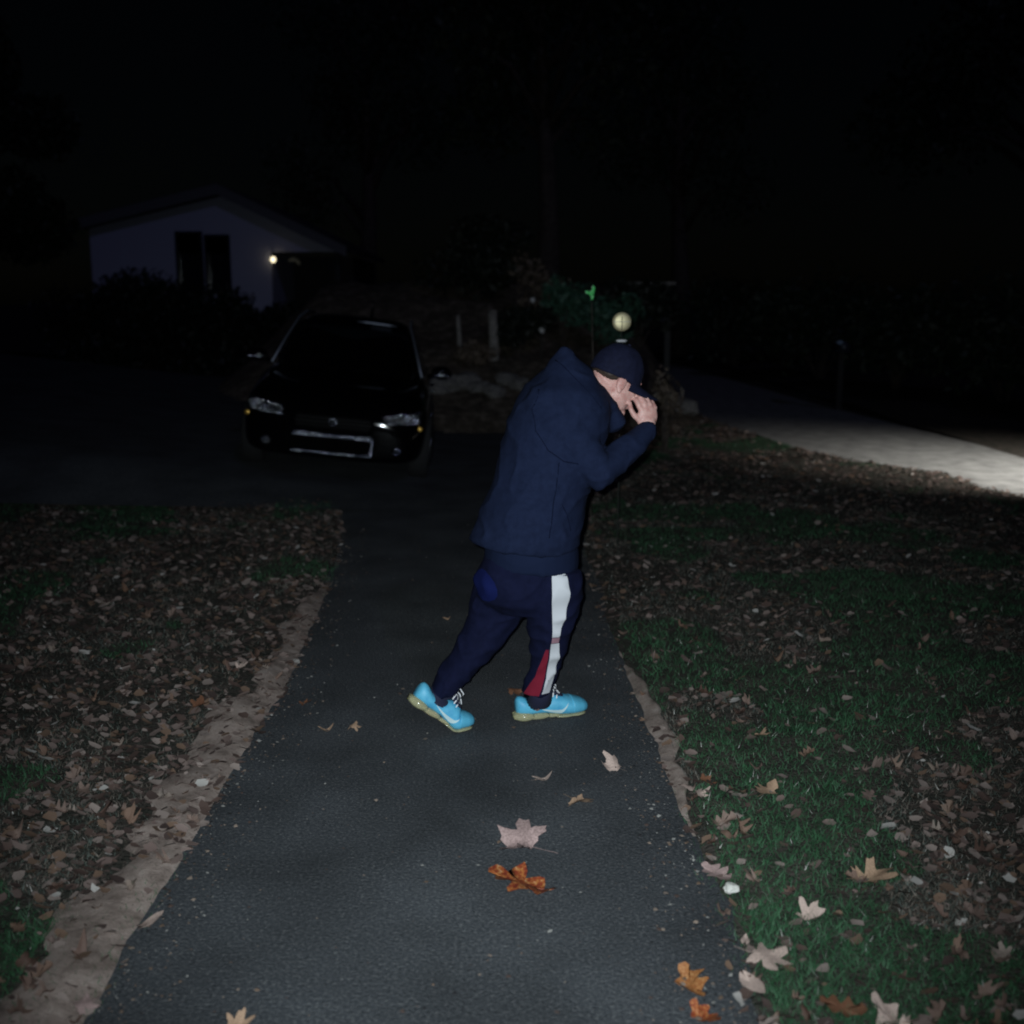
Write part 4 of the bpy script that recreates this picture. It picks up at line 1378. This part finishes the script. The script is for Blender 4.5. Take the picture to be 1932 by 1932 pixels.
# ------------------------------------------------------------------ fallen leaves
def leaf_mesh(name, kind, seed, m, curl=.25):
    """a lobed leaf, about one unit across, with a folded midrib and curled rim"""
    rng = random.Random(seed)
    if kind == 'maple':
        tips = [(0, 1.0), (52, .95), (-52, .92), (112, .62), (-112, .6)]
        out = []
        for k in range(40):
            th = -170 + 340 * k / 39
            r = .30
            for t0, l in tips:
                dd = abs(th - t0)
                r = max(r, l * max(0, 1 - dd / 30) ** .8 * .62 + .30 * (dd < 42))
            r *= .5 * (1 + rng.uniform(-.22, .16)) * 1.15
            out.append((r * math.cos(R(th)), r * math.sin(R(th))))
    elif kind == 'oak':
        out = []
        for side in (1, -1):
            seq = []
            for k in range(19):
                u = k / 18
                w = .26 * math.sin(math.pi * min(1, u * .95 + .03)) ** .7 * (1 + .42 * math.cos(u * 21)) * (1 + rng.uniform(-.2, .2))
                seq.append((-.5 + u, side * w))
            out += seq if side > 0 else seq[::-1]
    else:
        out = []
        for side in (1, -1):
            seq = []
            for k in range(13):
                u = k / 12
                w = .24 * math.sin(math.pi * u) ** .8 * (1 - .25 * u) * (1 + rng.uniform(-.06, .06))
                seq.append((-.5 + u, side * w))
            out += seq if side > 0 else seq[::-1]
    p1, p2 = rng.uniform(0, 6), rng.uniform(0, 6)
    ca, cb = curl * rng.uniform(.5, 1.3), curl * rng.uniform(-.4, 1.3)
    ang = rng.uniform(-.5, .5)
    def zf(x, y):
        u, w = x * math.cos(ang) + y * math.sin(ang), -x * math.sin(ang) + y * math.cos(ang)
        return .02 + ca * u * u * 1.6 + cb * w * w * 1.8 + .10 * abs(w) + .06 * math.sin(u * 7 + p1) * curl * 2 + .05 * math.sin(w * 9 + p2) * curl * 2
    v, f = [], []
    n = len(out)
    for s in (.0, .55, 1.0):
        for x, y in (out if s else [(-.05, 0)]):
            X, Y_ = x * s, y * s
            if s == 0:
                X, Y_ = 0, 0
            v.append((X, Y_, zf(X, Y_)))
    for k in range(n):
        k2 = (k + 1) % n
        f.append((0, 1 + k, 1 + k2))
        f.append((1 + k, 1 + n + k, 1 + n + k2, 1 + k2))
    # stalk
    b = len(v)
    v += [(-.05, -.010, .03), (-.05, .010, .03), (-.50, .010, .05), (-.50, -.004, .05)]
    f.append((b, b + 1, b + 2, b + 3))
    me = to_mesh(name, v, f, m)
    return me

def put_leaf(p, size, kind, m, seed, rz, label, curl=.25, tilt=(0, 0), group=None, sx=1.0):
    o = link('fallen_leaf', leaf_mesh('fallen_leaf', kind, seed, m, curl), None, p)
    o.scale = (size, size * sx, size)
    o.rotation_euler = (tilt[0], tilt[1], rz)
    tag(o, label, 'leaf', group)
    return o
PG = 'fallen leaves on the path'
for px, py, sz, kd, mk, sd, rz, cu, lb in (
        (1160, 1452, .085, 'maple', 'leaf_pale', 3, 2.4, .9, 'pale curled leaf on the asphalt, the one nearest the right lawn below the shoe'),
        (1022, 1473, .068, 'plain', 'leaf_pale', 4, .5, .7, 'small pale pointed leaf on the asphalt below the front shoe'),
        (1090, 1516, .105, 'maple', 'leaf_tan', 5, -.8, .6, 'tan lobed leaf on the asphalt between the pale curled leaf and the big leaf'),
        (993, 1602, .175, 'maple', 'leaf_pink', 16, 2.6, .7, 'large pinkish tan lobed leaf in the middle of the path'),
        (985, 1677, .185, 'oak', 'leaf_rust', 7, -.75, .5, 'long rust and orange leaf on the asphalt just below the big pinkish one'),
        (1303, 1868, .095, 'oak', 'leaf_orange', 8, -1.35, .6, 'orange brown leaf on the asphalt at the bottom right of the path'),
        (1330, 1925, .075, 'oak', 'leaf_rust', 18, -1.0, .4, 'rust leaf at the very bottom edge of the path near the right lawn'),
        (615, 1379, .055, 'plain', 'leaf_tan', 9, .6, .8, 'small tan leaf on the left of the path near the lawn'),
        (667, 1377, .055, 'maple', 'leaf_tan', 10, 1.3, .8, 'small tan leaf standing on the path left of the lifted shoe'),
        (966, 1309, .085, 'maple', 'leaf_brown', 11, .2, .7, 'brown leaf on the path behind the front heel'),
        (842, 1171, .040, 'plain', 'leaf_tan', 12, .4, .6, 'tiny tan leaf on the dark path left of the legs'),
        (443, 1940, .07, 'maple', 'leaf_tan', 13, .4, .5, 'tan leaf at the bottom edge of the path near the left lawn'),
        (573, 1330, .06, 'maple', 'leaf_brown', 14, .4, .5, 'brown leaf on the path against the left earth edge')):
    p = gnd(px, py)
    put_leaf(p + ZV * .006, sz * 1.3, kd, M[mk], sd, rz, lb, cu, group=PG)

def lawn_top(x, y):
    if x < 0:
        return lawn_z(x, y, edge_l(y) - x)
    return lawn_z(x, y, min(x - edge_r(y), interp(ROAD_IN, y) - x))
for px, py, sz, kd, mk, sd, rz, cu, lb in (
        (1352, 1640, .13, 'oak', 'leaf_pink', 31, -1.05, .3, 'long pinkish leaf lying along the right edge of the path'),
        (1318, 1500, .09, 'maple', 'leaf_pale', 32, .4, .4, 'pale lobed leaf at the right edge of the path above the long pinkish leaf'),
        (1440, 1800, .17, 'maple', 'leaf_pale', 33, -.5, .35, 'large pale lobed leaf on the right lawn beside the path'),
        (1406, 1768, .06, 'plain', 'leaf_pale', 34, 1.3, .5, 'small pale pointed leaf at the path edge above the large pale leaf'),
        (1420, 1850, .12, 'plain', 'leaf_pale', 35, -1.2, .3, 'narrow pale leaf on the path edge below the large pale leaf'),
        (1640, 1665, .17, 'maple', 'leaf_tan', 36, .3, .5, 'tan lobed leaf on the right lawn below the green patch'),
        (1525, 1720, .11, 'maple', 'leaf_pale', 37, .9, .6, 'pale curled leaf on the right lawn between the path and the tan lobed leaf'),
        (1330, 1478, .09, 'maple', 'leaf_brown', 38, .9, .5, 'dark red brown leaf at the right edge of the path'),
        (1445, 1500, .12, 'oak', 'leaf_tan', 39, .8, .5, 'tan leaf with orange end on the right lawn above the green patch'),
        (1430, 1392, .10, 'maple', 'leaf_tan', 40, -.4, .4, 'pinkish tan leaf on the right lawn level with the front shoe'),
        (1700, 1960, .12, 'maple', 'leaf_pale', 41, .2, .5, 'pale blue-white torn leaf at the bottom of the right lawn'),
        (1690, 1925, .13, 'oak', 'leaf_pale', 42, -.9, .6, 'pale torn leaf near the bottom right corner of the lawn'),
        (1590, 1905, .12, 'oak', 'leaf_brown', 43, -.3, .2, 'brown leaf lying flat near the bottom of the right lawn'),
        (285, 1730, .10, 'plain', 'leaf_pale', 44, 1.0, .2, 'white pointed leaf lying on the left edge of the path'),
        (452, 1268, .085, 'maple', 'leaf_pale', 45, .4, .5, 'pale round leaf on the left lawn beside the bare earth'),
        (568, 1048, .07, 'maple', 'leaf_pale', 46, .7, .6, 'small pale leaf far up the left lawn near the path'),
        (375, 1335, .14, 'maple', 'leaf_brown', 47, .7, .4, 'red brown leaf on the left lawn above the bare earth'),
        (155, 1890, .10, 'maple', 'leaf_pink', 48, .7, .4, 'pinkish leaf at the bottom of the left earth edge')):
    p = gnd(px, py, .035)
    p.z = max(.004, lawn_top(p.x, p.y)) + .016
    put_leaf(p, sz * .92, kd, M[mk], sd, rz, lb, cu, (random.uniform(-.12, .12), random.uniform(-.12, .12)), 'fallen leaves on the lawn')

pb_ = link('pebble', rock_meshes[1].copy(), None, gnd(1379, 1682, .02) + ZV * .012)
pb_.data.materials.clear(); pb_.data.materials.append(M['pebble'])
pb_.scale = (.022, .020, .020)
tag(pb_, 'round white pebble on the right edge of the path', 'pebble')

variants = [leaf_mesh('fallen_leaf', k, 70 + i, M['leaf'], .5 + .09 * i) for i, k in enumerate(('maple', 'oak', 'plain', 'maple', 'oak', 'maple', 'plain', 'oak', 'maple', 'plain'))]
lab = {-1: 'dry brown leaf in the leaf litter on the left lawn', 1: 'dry brown leaf in the leaf litter on the right lawn'}
for side, cnt in ((-1, 120), (1, 140)):
    k = 0
    while k < cnt:
        if side < 0:
            y = 2.3 + 4.6 * random.random() ** 1.4
            x = edge_l(y) - .02 - random.random() ** 1.1 * min(2.4, y * .5 - .75 + .15)
        else:
            y = 2.3 + 4.6 * random.random() ** 1.4
            x = edge_r(y) + .02 + random.random() * (y * .47 - .45)
        if abs(x) > y * .475 + .05:
            continue
        if patch(x, y) > .38 and random.random() < .75:
            continue
        o = link('fallen_leaf', variants[random.randrange(10)], None, (x, y, lawn_top(x, y) + .014))
        s = random.uniform(.035, .085)
        o.scale = (s, s * random.uniform(.7, 1), s)
        o.rotation_euler = (random.uniform(-.45, .45), random.uniform(-.45, .45), random.uniform(0, 6.28))
        tag(o, lab[side], 'leaf', 'leaf litter on the ' + ('left' if side < 0 else 'right') + ' lawn')
        k += 1

def litter(side, n):
    X, Y, Dd = scatter(side, n, 1.15, 1.7)
    V, C, F = [], [], []
    for x, y, d in zip(X, Y, Dd):
        g = patch(x, y)
        if g > .15 and random.random() < .85:
            continue
        z = lawn_top(x, y) + random.uniform(.004, .022)
        s = random.uniform(.006, .026) * (1 + .05 * y)
        a = random.uniform(0, 6.28)
        tx, ty = random.uniform(-.55, .55), random.uniform(-.55, .55)
        k = 7
        st = len(V)
        t = random.random()
        base = random.choice(((.15, .105, .092), (.20, .148, .13), (.09, .058, .048), (.25, .198, .175), (.15, .095, .066), (.06, .04, .035)))
        c = tuple(b_ * (.75 + .5 * t) for b_ in base)
        if random.random() < .02:
            c = (.45, .42, .39)
        for i in range(k):
            th = a + 2 * math.pi * i / k
            r = s * random.uniform(.45, 1.1)
            dx, dy = r * math.cos(th), r * math.sin(th) * .75
            V.append((x + dx, y + dy, z + dx * tx + dy * ty + random.uniform(0, .25) * r))
            C.append(c)
        V.append((x, y, z)); C.append(c)
        F += [(st + i, st + (i + 1) % k, st + k) for i in range(k)]
    o = add_mesh_np('leaf_litter', np.array(V), np.array(F), M['litter'], np.array(C), 'stuff')
    return o
tag(litter(-1, 17000), 'broken brown leaf litter over the left lawn', 'leaf litter')
tag(litter(1, 21000), 'broken brown leaf litter over the right lawn', 'leaf litter')

# crumbs of leaf, grit and twigs lying loose on the asphalt, thicker towards its edges
gv, gc, gf = [], [], []
for i in range(2600):
    y = 2.0 + 6.5 * random.random() ** 1.5
    a, b = edge_l(y), edge_r(y)
    u = random.random()
    if random.random() < .72:
        u = .11 * random.random() ** 1.8
        u = 1 - u if random.random() < .5 else u
    x = a + (b - a) * u
    r = random.uniform(.0015, .0055) if random.random() < .8 else random.uniform(.005, .011)
    th = random.uniform(0, 6.28)
    st = len(gv)
    for k in range(4):
        rr_ = r * random.uniform(.5, 1.2)
        gv.append((x + rr_ * math.cos(th + k * 1.571), y + rr_ * math.sin(th + k * 1.571), .009 + random.uniform(0, .5) * r))
    gv.append((x, y, .010 + r * .6))
    c = random.choice(((.16, .11, .08), (.26, .20, .16), (.09, .06, .05), (.30, .29, .27), (.02, .02, .022)))
    gc += [c] * 5
    gf += [(st, st + 1, st + 4), (st + 1, st + 2, st + 4), (st + 2, st + 3, st + 4), (st + 3, st, st + 4)]
tag(add_mesh_np('grit', np.array(gv), np.array(gf), M['litter'], np.array(gc), 'stuff'), 'loose grit and leaf crumbs on the asphalt path', 'grit')
